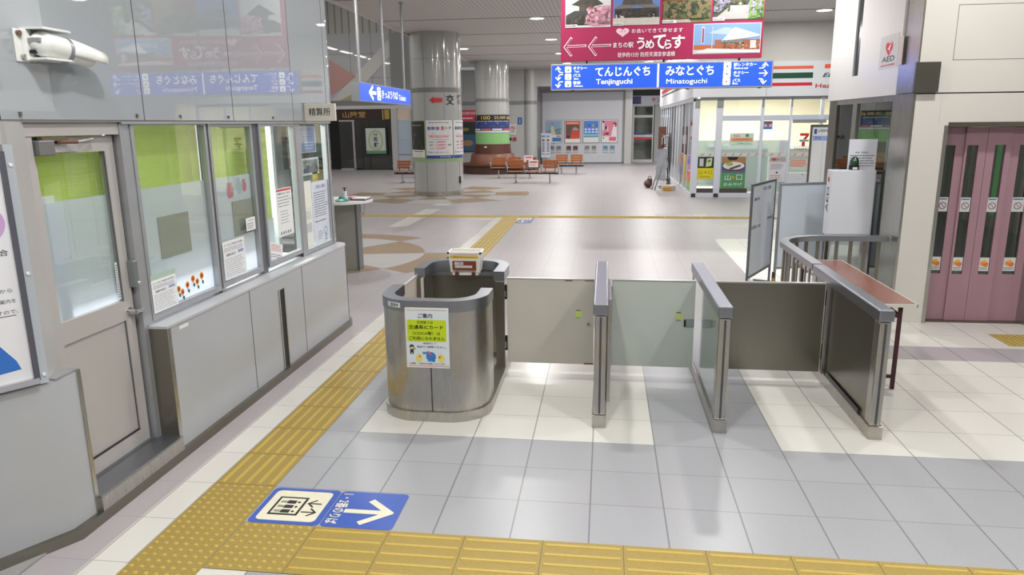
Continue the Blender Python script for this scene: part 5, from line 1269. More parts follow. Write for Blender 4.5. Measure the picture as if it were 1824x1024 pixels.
# (left half measured on a 1:1 elevation of the sign)
def TX(s, a, b_, c, d, bold=.0, sl=0): f.text(s, X_(a), X_(b_), Y_(d), Y_(c), LW, 2, bold=bold, slant=sl)
TX('てんじんぐち', 800, 1660, 182, 335, .03); TX('Tenjinguchi', 815, 1388, 375, 480, .035)
TX('タクシー', 448, 668, 168, 218, .03); TX('Taxi', 465, 545, 232, 262, .03); TX('バス', 448, 568, 283, 333, .03); TX('Bus', 465, 535, 346, 376, .03); TX('警察', 448, 570, 400, 452, .03); TX('Keisatsu', 462, 605, 462, 492, .02)
f.rect(X_(1772), X_(1800), .024, SH - .022, LW, 2)
def icon(x, y, kind):
    f.rrect(X_(x), X_(x + 100), Y_(y + 98), Y_(y), .012, LW, 2)
    cxx, cyy = X_(x + 52), Y_(y + 58)
    if kind == 0: f.rect(cxx - .016, cxx + .016, cyy - .008, cyy + .004, (60, 70, 110), 3); f.rect(cxx - .008, cxx + .008, cyy + .004, cyy + .011, (60, 70, 110), 3)
    if kind == 1: f.rect(cxx - .015, cxx + .015, cyy - .010, cyy + .010, (60, 70, 110), 3); f.rect(cxx - .011, cxx + .011, cyy, cyy + .006, LW, 4)
    if kind == 2: f.disc(cxx, cyy + .012, .006, (40, 44, 60), 3); f.poly([(cxx - .012, cyy - .018), (cxx + .012, cyy - .018), (cxx + .014, cyy + .002), (cxx - .014, cyy + .002)], (40, 44, 60), 3)
for k, kd in enumerate((0, 1, 2)): icon(318, 165 + 115 * k, kd)
def hook(x, y, up):
    s = 1 if up else -1; c = Y_(y)
    f.arrow([(X_(x - 38), c + s * .004), (X_(x), c + s * .042), (X_(x + 38), c + s * .004)], .014, LW, 2); f.arrow([(X_(x), c + s * .035), (X_(x + 8), c - s * .012), (X_(x + 28), c - s * .034), (X_(x + 72), c - s * .036)], .014, LW, 3)
hook(208, 218, True); hook(208, 332, False); hook(208, 448, False)
# right half
kx2 = 1.66 / 1824
X2 = lambda x: (1170 - 980) / 397 * SW + x * (220 / 397 * SW) / 1824
Y2 = lambda x, y: ((495 - .018 * x) - y) / (385) * SH
def T2(s, a, b_, c, d, bold=0.): f.text(s, X2(a), X2(b_), Y2((a + b_) / 2, d), Y2((a + b_) / 2, c), LW, 2, bold=bold)
T2('みなとぐち', 155, 860, 155, 300, .03); T2('Minatoguchi', 170, 768, 345, 436, 0)
T2('駅レンタカー', 1145, 1475, 118, 168, .03); T2('Rent-a-car', 1150, 1360, 178, 208, .03); T2('タクシー', 1145, 1365, 235, 280, .03); T2('Taxi', 1150, 1235, 288, 316, .03); T2('バス', 1140, 1252, 345, 390, .03); T2('Bus', 1142, 1215, 398, 426, .03)
for k, kd in enumerate((0, 0, 1)):
    x, y = 1000 - 2 * k, 112 + 110 * k
    f.rrect(X2(x), X2(x + 108), Y2(x, y + 104), Y2(x, y), .012, LW, 2); cxx, cyy = X2(x + 54), Y2(x, y + 58)
    f.rect(cxx - .016, cxx + .016, cyy - .008, cyy + .004, (60, 70, 110), 3); f.rect(cxx - .008, cxx + .008, cyy + .004, cyy + .011, (60, 70, 110), 3)
def a2(pts): f.arrow([(X2(x), Y2(x, y)) for x, y in pts], .014, LW, 2)
a2([(1560, 160), (1598, 118), (1636, 160)]); f.arrow([(X2(x), Y2(x, y)) for x, y in ((1598, 125), (1592, 170), (1568, 190), (1520, 194))], .014, LW, 3)
a2([(1590, 222), (1630, 264), (1590, 306)]); f.arrow([(X2(1520), Y2(1520, 266)), (X2(1622), Y2(1622, 264))], .014, LW, 3)
a2([(1546, 372), (1584, 414), (1622, 372)]); f.arrow([(X2(x), Y2(x, y)) for x, y in ((1584, 405), (1578, 365), (1560, 348), (1520, 346))], .014, LW, 3)
f.build('lettering', bs)
b = MB()
for x in (1.75, 2.85, 3.9): b.box(x - .012, x + .012, 7.76, 7.80, 2.89, 2.93, DARKGAP)
for x in (1.55, 3.2, 4.2): b.box(x - .02, x + .02, 7.74, 7.78, 2.515, 2.527, DARKGAP)
b.build('bracket', bs)
# magenta banner board
MG = mat((158, 28, 78), .45, noise=.08, nscale=3); MW = (232, 226, 230)
bn = thing('banner_board', 'large magenta sightseeing board hung above the blue direction sign', 'sign', (2.8, 7.75, 3.5))
b = MB(); b.box(1.375, 4.195, 7.72, 7.80, 2.93, 4.25, MG, .003); b.build('board', bn)
b = MB()
for x in (1.75, 3.8): b.cyl((x, 7.77, 4.25), (x, 7.77, 4.6), .015, ALU)
b.build('hanger', bn)
NO_ = lambda c, sc=14, am=.35: mat(c, .5, noise=am, nscale=sc)
def at(px, py):    # elevation measures of the board (m from its lower left corner)
    return ((px - 999) / 358.5 * 2.82, (107 - py) / 106.5 * .805)
f = Flat((1.375, 7.718, 2.93), (1, 0, 0), (0, 0, 1), dz=.0012)
def R_(x0, x1, y0, y1, m, l=1):
    a, b_ = at(x0, y1), at(x1, y0); f.rect(a[0], b_[0], a[1], b_[1], m, l)
def Q_(pts, m, l=2): f.poly([at(x, y) for x, y in pts], m, l)
R_(1007, 1089, -40, 46, (196, 200, 196)); Q_([(1018, 5), (1050, -14), (1076, 5), (1062, 8), (1045, 14), (1032, 8)], NO_((62, 58, 52))); R_(1032, 1056, 5, 20, NO_((74, 66, 58)), 2); Q_([(1008, 24), (1024, 16), (1046, 16), (1052, 28), (1040, 34), (1010, 34)], NO_((60, 62, 58)), 3); R_(1008, 1050, 28, 42, NO_((64, 56, 52)), 2)
Q_([(1042, 40), (1050, 18), (1066, 8), (1088, 8), (1088, 42), (1060, 44)], NO_((176, 128, 142), 18, .3), 4); R_(1007, 1029, 40, 46, (206, 204, 202), 5); f.text('防府天満宮', at(1008, 0)[0], at(1026, 0)[0], at(0, 44.6)[1], at(0, 41.5)[1], (90, 90, 90), 6)
R_(1093, 1176, -40, 44, (90, 120, 176)); Q_([(1109, 8), (1113, -6), (1160, -6), (1164, 8)], NO_((70, 66, 62)), 2); Q_([(1094, 15), (1106, 8), (1168, 8), (1176, 13), (1150, 14), (1136, 8), (1122, 14)], (110, 104, 98), 3); R_(1096, 1175, 14, 31, NO_((54, 50, 50)), 2); R_(1093, 1176, 31, 44, NO_((184, 176, 168), 14, .05), 2); R_(1098, 1114, 25, 31, (200, 190, 180), 3); R_(1163, 1166, 25, 31, (220, 216, 210), 3)
R_(1093, 1112, 39, 44.5, (206, 204, 202), 5); f.text('防府国分寺', at(1094, 0)[0], at(1110, 0)[0], at(0, 43.6)[1], at(0, 40.4)[1], (90, 90, 90), 6)
R_(1181, 1266, -40, 42, NO_((104, 100, 62), 16, .3)); R_(1181, 1225, -40, 4, NO_((130, 60, 52), 16, .3), 2); R_(1191, 1210, 12, 34, NO_((44, 54, 34), 16, .3), 2); Q_([(1228, 38), (1230, 14), (1246, 10), (1256, 20), (1255, 38)], NO_((52, 60, 40), 16, .3), 2); R_(1222, 1224, 14, 40, (190, 184, 172), 3); Q_([(1214, 14), (1222, 10), (1232, 10), (1230, 13)], (150, 140, 120), 3); Q_([(1181, 42), (1182, 36), (1228, 35), (1232, 42)], (170, 156, 142), 2)
R_(1181, 1206, 37, 42.5, (206, 204, 202), 5); f.text('毛利氏庭園', at(1182, 0)[0], at(1200, 0)[0], at(0, 41.5)[1], at(0, 38.6)[1], (90, 90, 90), 6)
R_(1269, 1356, -40, 40, NO_((62, 66, 52), 16, .3)); Q_([(1271, 38), (1300, 14), (1332, 14), (1336, 38)], (168, 164, 162), 2); Q_([(1330, 38), (1332, 20), (1340, 4), (1356, 4), (1356, 36)], NO_((104, 146, 70), 18, .3), 3); Q_([(1328, 30), (1326, 20), (1336, -4), (1352, -2), (1340, 14)], NO_((160, 148, 170), 18, .3), 4); Q_([(1270, 24), (1272, 0), (1294, 4), (1290, 14)], NO_((130, 124, 146), 18, .3), 3); R_(1309, 1318, 0, 13, (170, 168, 120), 3)
R_(1269, 1290, 34, 40.5, (206, 204, 202), 5); f.text('東大寺別院', at(1270, 0)[0], at(1286, 0)[0], at(0, 39.4)[1], at(0, 36.4)[1], (90, 90, 90), 6)
def BL_(x0, x1, y0, y1, n, cols, r, l, seed): a, c = at(x0, y1), at(x1, y0); f.blobs(a[0], c[0], a[1], c[1], n, cols, r, l, seed)
BL_(1044, 1088, 10, 40, 110, [(196, 142, 158), (170, 118, 134), (206, 166, 176), (120, 86, 84), (150, 100, 116)], .022, 7, 1); BL_(1008, 1040, 26, 40, 36, [(50, 50, 46), (84, 78, 66), (60, 58, 52)], .03, 7, 2)
BL_(1100, 1172, 17, 30, 40, [(40, 38, 38), (70, 64, 60), (52, 48, 46)], .025, 7, 3)
BL_(1182, 1226, -20, 5, 60, [(150, 62, 50), (120, 70, 40), (90, 84, 48), (70, 80, 44)], .03, 7, 4); BL_(1182, 1265, 4, 35, 150, [(84, 90, 52), (60, 70, 42), (110, 104, 66), (44, 54, 34), (120, 104, 76)], .028, 7, 5)
BL_(1270, 1298, -20, 26, 80, [(70, 84, 52), (128, 120, 146), (54, 60, 44), (150, 144, 166)], .022, 7, 6); BL_(1331, 1355, -20, 36, 110, [(104, 142, 66), (84, 124, 56), (150, 140, 166), (120, 156, 84), (70, 94, 50)], .022, 7, 7); BL_(1298, 1331, -20, 12, 50, [(50, 52, 44), (66, 64, 52), (84, 84, 60)], .025, 7, 8)
# building photo
R_(1237, 1354, 45, 99, (222, 222, 226)); R_(1238, 1353, 46, 98, (122, 158, 200), 2); Q_([(1262, 62), (1290, 52), (1320, 56), (1300, 66)], (166, 184, 210), 3); R_(1238, 1353, 84, 98, (196, 192, 190), 3); R_(1238, 1284, 83, 91, (176, 96, 60), 4); R_(1275, 1353, 74, 92, NO_((150, 92, 66), 16, .2), 4); BL_(1290, 1352, 78, 91, 50, [(120, 70, 52), (180, 120, 84), (84, 56, 48), (200, 170, 150)], .012, 5, 9)
Q_([(1286, 76), (1308, 52), (1352, 66), (1351, 69), (1312, 74)], (206, 208, 216), 6); Q_([(1289, 75), (1308, 57), (1336, 68), (1312, 72)], (238, 240, 246), 7); R_(1251, 1256, 50, 81, (196, 190, 196), 4); R_(1252.5, 1255, 53, 79, (150, 44, 76), 5); R_(1269, 1270.5, 50, 88, (186, 186, 190), 4)
for x in (1283, 1296, 1310): Q_([(x, 79), (x + 8, 74), (x + 17, 79)], (78, 136, 136), 7)
R_(1336, 1346, 76, 90, (200, 196, 196), 6); Q_([(1238, 97), (1262, 89), (1352, 93), (1353, 98)], (214, 212, 210), 5)
f.build('pictures', bn)
f = Flat((1.375, 7.718, 2.93), (1, 0, 0), (0, 0, 1), dz=.0012)
def arr(x):
    w = 3.4
    for wd, m, l in ((.034, MW, 1), (.018, MG, 2)):
        o_ = 0 if l == 1 else .8
        f.arrow([at(x + 1 + o_ * 2, 80), at(x + 38 - o_, 79)], wd, m, l); f.arrow([at(x + 12, 65 + o_), at(x + .5 + o_ * .8, 81), at(x + 12, 96 - o_)], wd, m, l)
arr(1006); arr(1051)
hc = at(1111, 56)
H = []
for k in range(40):
    t = 2 * PI * k / 40; H.append((hc[0] + .0058 * 16 * math.sin(t) ** 3, hc[1] + .0048 * (13 * math.cos(t) - 5 * math.cos(2 * t) - 2 * math.cos(3 * t) - math.cos(4 * t)) * .9))
f.poly(H, (226, 186, 198), 1); f.ring(hc[0] - .02, hc[1] + .01, .008, .012, (150, 90, 110), 2); f.ring(hc[0] + .03, hc[1] + .01, .008, .012, (150, 90, 110), 2)
def BT(s, x0, x1, y0, y1, m=MW, bold=.01, l=3): a, b_ = at(x0, y1), at(x1, y0); f.text(s, a[0], b_[0], a[1], b_[1], m, l, bold=bold)
BT('お会いできて幸せます', 1127, 1218, 50.5, 58.5, MW, .02); BT('まちの駅', 1094.5, 1131, 74.5, 84.5, MW, .04)
for ch, x0, x1, y0, y1 in (('う', 1137, 1151, 66, 88), ('め', 1152, 1168, 71, 87), ('て', 1166, 1188, 62, 88), ('ら', 1186, 1199, 71, 88), ('す', 1199, 1222, 64, 88)): BT(ch, x0, x1, y0, y1, MW, .05)
BT('徒歩約15分 防府天満宮参道横', 1102.5, 1205.5, 92.5, 101.5, MW, .02)
f.build('lettering', bn)
# tickets sign
ts = thing('direction_sign', 'lit blue sign with arrow pointing left to Tickets hung on three poles', 'sign', (-2.34, 11.2, 2.65))
q0, q1 = Vector((-2.27, 9.5, 0)), Vector((-2.27, 12.9, 0))
u_ = (q1 - q0); LW_ = u_.length; u_.normalize(); n_ = u_.cross(Vector((0, 0, 1)))
b = MB()
def obx(mb, a0, a1, d0, d1, z0, z1, m):
    P = lambda a, d: tuple((q0 + u_ * a + n_ * d)[:2])
    mb.prism([P(a0, d0), P(a1, d0), P(a1, d1), P(a0, d1)], z0, z1, m)
obx(b, -.004, LW_ + .02, -.16, 0, 2.475, 2.80, ALU); b.build('casing', ts)
TBL = mat((16, 84, 226), .4, emit=.65)
f = Flat(q0 + Vector((0, 0, 2.475)), u_, (0, 0, 1), dz=.0015)
f.rect(.0, LW_, .01, .315, TBL, 1)
f.arrow([(LW_ * .265, .165), (LW_ * .16, .165)], .06, LW, 2); f.arrow([(LW_ * .21, .27), (LW_ * .155, .165), (LW_ * .21, .06)], .06, LW, 3)
f.rrect(LW_ * .29, LW_ * .355, .04, .28, .03, LW, 2); f.ring(LW_ * .322, .16, .05, .07, (60, 140, 80), 3, e=1.3)
f.text('きっぷうりば', LW_ * .375, LW_ * .70, .09, .245, LW, 2, bold=.02); f.text('Tickets', LW_ * .72, LW_ * .88, .08, .19, LW, 2, bold=.01)
f.build('face', ts)
for x, y, z1 in ((-2.32, 9.65, 4.6), (-2.32, 11.15, 4.6), (-2.32, 12.6, 4.6)):
    b = MB(); c = (x - .03, y + .1); b.cyl((c[0], c[1], 2.8), (c[0], c[1], z1), .026, ALU, 16); b.cyl((c[0], c[1], 4.57), (c[0], c[1], 4.6), .05, ALU, 16); b.build('pole', ts)

# ================================================================== ROUND COUNTER near the office corner
rc = thing('round_counter', 'small round white-topped writing counter past the far end of the ticket office', 'counter', (-1.62, 6.75, 0))
b = MB(); b.cyl((-1.72, 6.75, .985), (-1.72, 6.75, 1.02), .46, mat((226, 224, 222), .3), 48); b.build('counter_top', rc)
b = MB(); b.box(-1.98, -1.48, 6.68, 6.82, 0, .985, mat((158, 158, 150), .45)); b.box(-1.48, -1.455, 6.66, 6.84, 0, .985, ALU_D); b.build('pedestal', rc)
b = MB(); b.tube([(-1.36, 6.6, .98), (-1.37, 6.6, .86), (-1.34, 6.6, .82), (-1.32, 6.6, .9), (-1.32, 6.6, .98)], .003, ALU_D, 6); b.build('pen_cord', rc)
b = MB(); b.lathe((-1.60, 6.5), [(.10, 1.02), (.10, 1.035), (.05, 1.06), (.035, 1.09), (.0005, 1.09)], mat((60, 140, 128), .4), 24); o = b.build('pen_stand'); tag(o, 'green pen stand dish on the round writing counter', 'pen stand')
b = MB(); b.cyl((-1.60, 6.62, 1.02), (-1.60, 6.62, 1.15), .03, WHITE, 18); b.cyl((-1.60, 6.62, 1.15), (-1.60, 6.62, 1.19), .01, mat((60, 40, 44), .4), 12); b.box(-1.63, -1.57, 6.61, 6.63, 1.19, 1.20, mat((60, 40, 44), .4)); o = b.build('bottle'); tag(o, 'small white pump bottle on the round writing counter', 'bottle')
b = MB(); b.box(-1.52, -1.30, 6.6, 6.9, 1.02, 1.035, mat((50, 50, 56), .4)); b.box(-1.51, -1.31, 6.62, 6.88, 1.035, 1.05, WHITE); o = b.build('form_tray'); tag(o, 'dark tray with white forms on the round writing counter', 'tray')
b = MB(); b.box(-1.56, -1.5, 6.62, 6.8, 1.02, 1.07, mat((214, 150, 168), .4)); o = b.build('pink_box'); tag(o, 'small pink box between bottle and tray on the round writing counter', 'box')
# ================================================================== CONVENIENCE STORE
SF = 17.55
SWH = mat((222, 226, 236), .35); SIN = mat((236, 228, 210), .6)
mb = MB()
for x0, x1 in ((4.44, 4.58), (5.03, 5.2), (6.20, 6.28), (6.955, 7.01), (7.74, 7.82), (8.6, 8.7)):
    mb.box(x0, x1, SF, SF + .12, .09, 2.66, SWH)
mb.box(5.2, 8.7, SF + .01, SF + .1, 2.07, 2.21, mat((206, 214, 228), .35)); mb.box(4.58, 8.7, SF + .01, SF + .1, 0, .12, SWH); mb.box(4.58, 8.7, SF + .01, SF + .09, 2.62, 2.70, mat((180, 182, 182), .4)); mb.box(4.58, 5.95, SF + .02, SF + .08, .12, .24, mat((84, 78, 72), .5))
for x0 in (4.44, 5.05): mb.box(x0, x0 + .12, SF - .01, SF + .03, 0, .10, mat((58, 50, 42), .5))
for x0, x1 in ((4.45, 4.58), (5.03, 5.20), (6.215, 6.265), (6.97, 7.01)): mb.box(x0, x1, SF - .01, SF, 2.42, 2.66, mat((150, 152, 150), .4))
mb.box(7.05, 7.9, SF - .01, SF + .1, 2.0, 2.09, mat((150, 152, 150), .4))
# side towards the passage
for k in range(13):
    y = SF + .0 + 1.0 * k; mb.box(4.40, 4.44, y, y + .07, .1, 2.66, SWH)
mb.box(4.39, 4.45, SF, 30, 0, .10, SWH); mb.box(4.39, 4.45, SF, 30, 2.6, 2.7, SWH)
# fascia above
mb.box(4.36, 9.5, SF - .10, SF + .15, 2.70, 3.60, mat((226, 228, 232), .35)); mb.box(6.27, 6.275, SF - .105, SF - .09, 2.70, 3.60, WGD)
mb.box(4.36, 4.50, SF + .151, 30, 2.70, 3.60, mat((226, 228, 232), .35))
mb.box(4.5, 9.5, SF + .05, SF + .15, 3.6, 4.6, CREAMW); mb.box(4.5, 4.6, SF + .151, 30, 3.6, 4.6, CREAMW)
ST(mb.build('wall_shop'))
sgn = thing('shop_sign', 'white shop fascia with orange, green and red stripes and ELEVEn lettering', 'sign', (7.0, SF - .12, 3.2))
f = Flat((6.30, SF - .104, 2.70), (1, 0, 0), (0, 0, 1), dz=.004)
OR, GR, RD = (240, 96, 58), (14, 74, 48), (206, 30, 54)
f.rect(-1.6, 1.135, .70, .77, OR, 1); f.rect(-1.6, 1.135, .46, .60, GR, 1); f.rect(-1.6, 1.135, .27, .345, RD, 1)
f.rect(1.42, 2.6, .70, .80, OR, 1)
f.build('stripes', sgn)
f = Flat((6.30, SF - .104, 2.70), (1, 0, 0), (0, 0, 1), dz=.004)
f.text('ELEVEn', 1.38, 2.15, .48, .58, GR, 1, bold=.035, slant=.08); f.text('Heart-in', 1.22, 2.05, .20, .31, RD, 1, bold=.03)
f.build('lettering', sgn)
f = Flat((4.355, 29, 2.70), (0, -1, 0), (0, 0, 1), dz=.004); f.rect(0, 11.5, .50, .62, RD, 1); f.rect(0, 11.5, .38, .42, GR, 1); f.rect(0, 11.5, .68, .74, OR, 1); f.build('side_stripes', sgn)
# interior
mb = MB()
mb.box(4.5, 9.5, 23.4, 23.5, 0, 2.9, SIN); mb.box(9.4, 9.5, SF + .1, 23.5, 0, 2.9, SIN); mb.box(4.44, 9.5, SF + .1, 30, 2.86, 2.9, mat((230, 226, 214), .6)); mb.box(4.42, 9.5, SF + .05, 30, -.01, .01, mat((214, 212, 206), .3))
ST(mb.build('wall_shop'))
for k, (x, y) in enumerate(((5.6, 19.0), (7.4, 19.0), (5.6, 21.6), (7.4, 21.6))):
    b = MB(); b.box(x - .6, x + .6, y - .06, y + .06, 2.80, 2.855, mat((255, 250, 238), .5, emit=6)); o = b.build('ceiling_light'); tag(o, ('front left', 'front right', 'rear left', 'rear right')[k] + ' strip light inside the convenience store', 'ceiling light', 'strip lights in the convenience store')
for k, (x0, x1, y) in enumerate(((5.3, 6.8, 19.2), (7.1, 8.6, 19.2), (5.3, 6.8, 21.4))):
    r = thing('shop_shelf', ('pale shop shelf behind the left store windows', 'pale shop shelf behind the right store windows', 'pale shop shelf at the back of the store')[k], 'shelf', ((x0 + x1) / 2, y, 0))
    b = MB(); b.box(x0, x1, y + .18, y + .22, 0.01, 1.35, mat((206, 208, 204), .4)); b.box(x0, x0 + .03, y, y + .4, .01, 1.35, mat((206, 208, 204), .4)); b.box(x1 - .03, x1, y, y + .4, .01, 1.35, mat((206, 208, 204), .4)); b.build('frame', r)
    for z in (.2, .55, .9, 1.25):
        b = MB(); b.box(x0 + .03, x1 - .03, y, y + .4, z, z + .02, mat((214, 214, 210), .4)); b.build('shelf_board', r)
# panes with their frosted lower film and diagonal stripe mark
mb = MB(); mb.box(4.58, 8.6, SF + .05, SF + .056, .12, 2.62, GLASS); pane = ST(mb.build('window_9'))
FF = filmmat((204, 212, 208), .6)
def pmix():
    k = 'halffilm'
    if k in _mats: return _mats[k]
    m, nt, out = _new('half_frosted_film'); t = nt.nodes.new('ShaderNodeBsdfTransparent'); t.inputs[0].default_value = rgb((232, 240, 238)); d = nt.nodes.new('ShaderNodeBsdfDiffuse'); d.inputs[0].default_value = rgb((206, 216, 214)); mx = nt.nodes.new('ShaderNodeMixShader'); mx.inputs[0].default_value = .45
    nt.links.new(t.outputs[0], mx.inputs[1]); nt.links.new(d.outputs[0], mx.inputs[2]); nt.links.new(mx.outputs[0], out.inputs[0]); _mats[k] = m; return m
HF = pmix()
mb = MB(); mb.box(4.58, 5.03, SF + .044, SF + .046, .3, 1.55, HF); mb.box(5.2, 6.2, SF + .044, SF + .046, .24, 1.55, HF); mb.box(6.28, 6.955, SF + .044, SF + .046, .12, 1.55, HF); mb.build('frosted_film', pane)
f = Flat((4.6, SF + .040, 1.12), (1, 0, 0), (0, 0, 1), dz=.003)
f.rect(.02, .41, 0, .09, (216, 218, 214), 0); f.rect(.62, 1.58, 0, .09, (216, 218, 214), 0); f.rect(1.70, 2.33, 0, .09, (216, 218, 214), 0); f.rect(2.45, 3.1, 0, .09, (222, 218, 212), 0)
for k in range(16):
    x = .06 + .205 * k
    if .42 < x + .05 < .62 or 1.56 < x + .03 < 1.70 or 2.32 < x + .04 < 2.45: continue
    f.poly([(x, .012), (x + .03, .012), (x + .09, .075), (x + .06, .075)], (196, 110, 92), 1)
f.build('stripe_film', pane)
mb = MB(); mb.box(4.42, 4.424, SF + .1, 30, .1, 2.6, glassmat((226, 230, 232), .5)); ST(mb.build('window_10'))
mb = MB(); mb.box(4.50, 4.53, SF + .3, 29.8, .1, 2.7, mat((206, 210, 216), .5)); ST(mb.build('wall_shop'))
# posters on the front
def yam(f, w, h):
    f.rect(0, w, 0, h * .50, (88, 160, 104), 1); f.rect(0, w, h * .50, h, (110, 100, 140), 1); f.rect(0, w, h * .8, h, (176, 130, 92), 2); f.poly([(w * .2, h), (w * .7, h), (w * .6, h * .9), (w * .3, h * .9)], (40, 34, 34), 3)
    f.disc(w * .5, h * .70, w * .46, (60, 50, 52), 3, h * .13); f.disc(w * .5, h * .72, w * .45, (232, 232, 230), 4, h * .125); f.disc(w * .32, h * .78, w * .15, (150, 186, 90), 5, h * .06); f.poly([(w * .3, h * .64), (w * .75, h * .76), (w * .82, h * .72), (w * .4, h * .60)], (116, 78, 72), 6)
    f.text('山', w * .16, w * .42, h * .26, h * .46, (236, 240, 232), 2, bold=.02); f.disc(w * .52, h * .35, w * .055, (232, 150, 60), 2, h * .038); f.text('口', w * .64, w * .88, h * .27, h * .44, (236, 240, 232), 2, bold=.02); f.text('おみやげ', w * .12, w * .9, h * .08, h * .19, (236, 240, 232), 2, bold=.02)
sheet('poster', 'green souvenir poster with a plate of sweets on the store window', 'poster', (5.235, SF + .035, .235), (1, 0, 0), .645, .87, yam, dz=.004)
def gb(f, w, h): f.rect(w * .1, w * .36, h * .16, h * .84, (206, 206, 206), 1); f.poly([(w * .5, h * .1), (w * .86, h * .2), (w * .9, h * .92), (w * .56, h * .84)], (214, 222, 178), 1); f.poly([(w * .6, h * .5), (w * .8, h * .56), (w * .8, h * .76), (w * .62, h * .7)], (110, 150, 60), 2)
sheet('poster', 'black poster with pale packets above the yellow one on the store window', 'poster', (4.59, SF + .035, .80), (1, 0, 0), .43, .31, gb, dz=.004, base=(56, 62, 56))
def yb(f, w, h): f.text('山・口', w * .1, w * .9, h * .45, h * .8, (190, 160, 30), 1, bold=.02); f.disc(w * .5, h * .62, w * .05, (160, 110, 30), 2); f.lines(w * .15, w * .85, h * .1, h * .3, 1, (200, 176, 40), 1, .5, 3)
sheet('poster', 'bright yellow poster on the narrow left store window', 'poster', (4.59, SF + .035, .50), (1, 0, 0), .43, .30, yb, dz=.004, base=(228, 218, 40))
def rib(f, w, h):
    f.rect(w * .04, w * .96, h * .62, h * .96, (214, 232, 214), 1); f.text('たばこ', w * .15, w * .45, h * .7, h * .9, (220, 80, 80), 2, bold=.03); f.rect(w * .66, w * .78, h * .7, h * .94, (60, 150, 100), 2)
    f.poly([(0, h * .48), (w * .08, h * .34), (w * .92, h * .34), (w, h * .48), (w * .92, h * .62), (w * .08, h * .62)], (240, 180, 140), 2); f.text('24時間営業中', w * .12, w * .88, h * .40, h * .56, (226, 110, 60), 3, bold=.03); f.rect(w * .04, w * .96, h * .06, h * .28, (206, 234, 214), 1); f.text('ご利用ください', w * .3, w * .9, h * .1, h * .22, (70, 150, 100), 2, bold=.02)
sheet('sticker_panel', 'ribbon shaped green and orange sticker high on the store window', 'sticker', (5.42, SF + .035, 1.42), (1, 0, 0), .63, .32, rib, dz=.004, base=(226, 228, 214))
def atm(f, w, h): f.rect(0, w, h * .84, h, (40, 44, 80), 1); f.rect(w * .1, w * .9, h * .66, h * .78, (206, 60, 76), 1); f.rect(w * .4, w * .6, h * .34, h * .72, (206, 60, 76), 1); f.rect(w * .1, w * .36, h * .36, h * .58, (220, 224, 232), 1); f.rect(w * .64, w * .9, h * .36, h * .58, (220, 224, 232), 1); f.rect(0, w, 0, h * .24, (70, 130, 206), 1)
sheet('sticker_panel', 'small blue and red square sticker near the top of the store window', 'sticker', (6.29, SF + .035, 1.84), (1, 0, 0), .23, .21, atm, dz=.004, base=(140, 160, 206))
def kr(f, w, h): f.rect(0, w, h * .8, h, (196, 186, 190), 1); f.disc(w * .28, h * .9, w * .16, (214, 70, 70), 2, h * .05); f.text('サービス', w * .46, w * .95, h * .85, h * .95, (206, 90, 96), 2, bold=.03); f.lines(w * .1, w * .9, h * .5, h * .74, 4, (140, 120, 130), 1, .25, 5); f.disc(w * .5, h * .38, w * .05, (40, 40, 44), 2); f.lines(w * .1, w * .9, h * .06, h * .3, 3, (214, 150, 140), 1, .25, 6)
sheet('poster', 'white service notice with red heading on the right store window', 'poster', (6.50, SF + .035, .42), (1, 0, 0), .44, .68, kr, dz=.004, base=(226, 226, 230))
def bus(f, w, h): f.lines(w * .1, w * .9, h * .1, h * .9, 4, (200, 206, 216), 1, .25, 5)
sheet('poster', 'faint white notice beside the door of the store', 'poster', (6.74, SF + .035, 1.22), (1, 0, 0), .2, .32, bus, dz=.004, base=(214, 220, 230))
f = Flat((7.24, SF + .035, 1.36), (1, 0, 0), (0, 0, 1), dz=.004)
f.poly([(.02, .37), (.25, .37), (.25, .30), (.16, .17), (.16, .02), (.08, .02), (.08, .17), (.17, .30), (.02, .30)], (214, 50, 56), 1); f.poly([(.02, .37), (.25, .37), (.25, .34), (.02, .34)], (232, 110, 60), 2); f.rect(.01, .26, .14, .205, (220, 224, 218), 3); f.text('ELEVEn', .02, .25, .152, .195, (70, 120, 84), 4, bold=.03); f.text('Heart-in', -.10, .36, -.07, -.01, (176, 70, 84), 1, bold=.03)
o = f.build('logo_sticker'); tag(o, 'red and green figure seven emblem on the store door glass', 'sticker')
def rs(f, w, h): f.lines(w * .02, w * .98, h * .05, h * .95, 4, (232, 150, 120), 1, .5, 9)
sheet('sticker_panel', 'orange text sticker on the store door below the seven emblem', 'sticker', (7.06, SF + .035, .82), (1, 0, 0), .46, .22, rs, dz=.004, base=(232, 210, 200))
sheet('poster', 'plain white paper low on the store door', 'poster', (7.05, SF + .035, .18), (1, 0, 0), .5, .48, lambda f, w, h: f.disc(w * .7, h * .92, .015, (90, 90, 90), 1), dz=.004, base=(224, 228, 236))
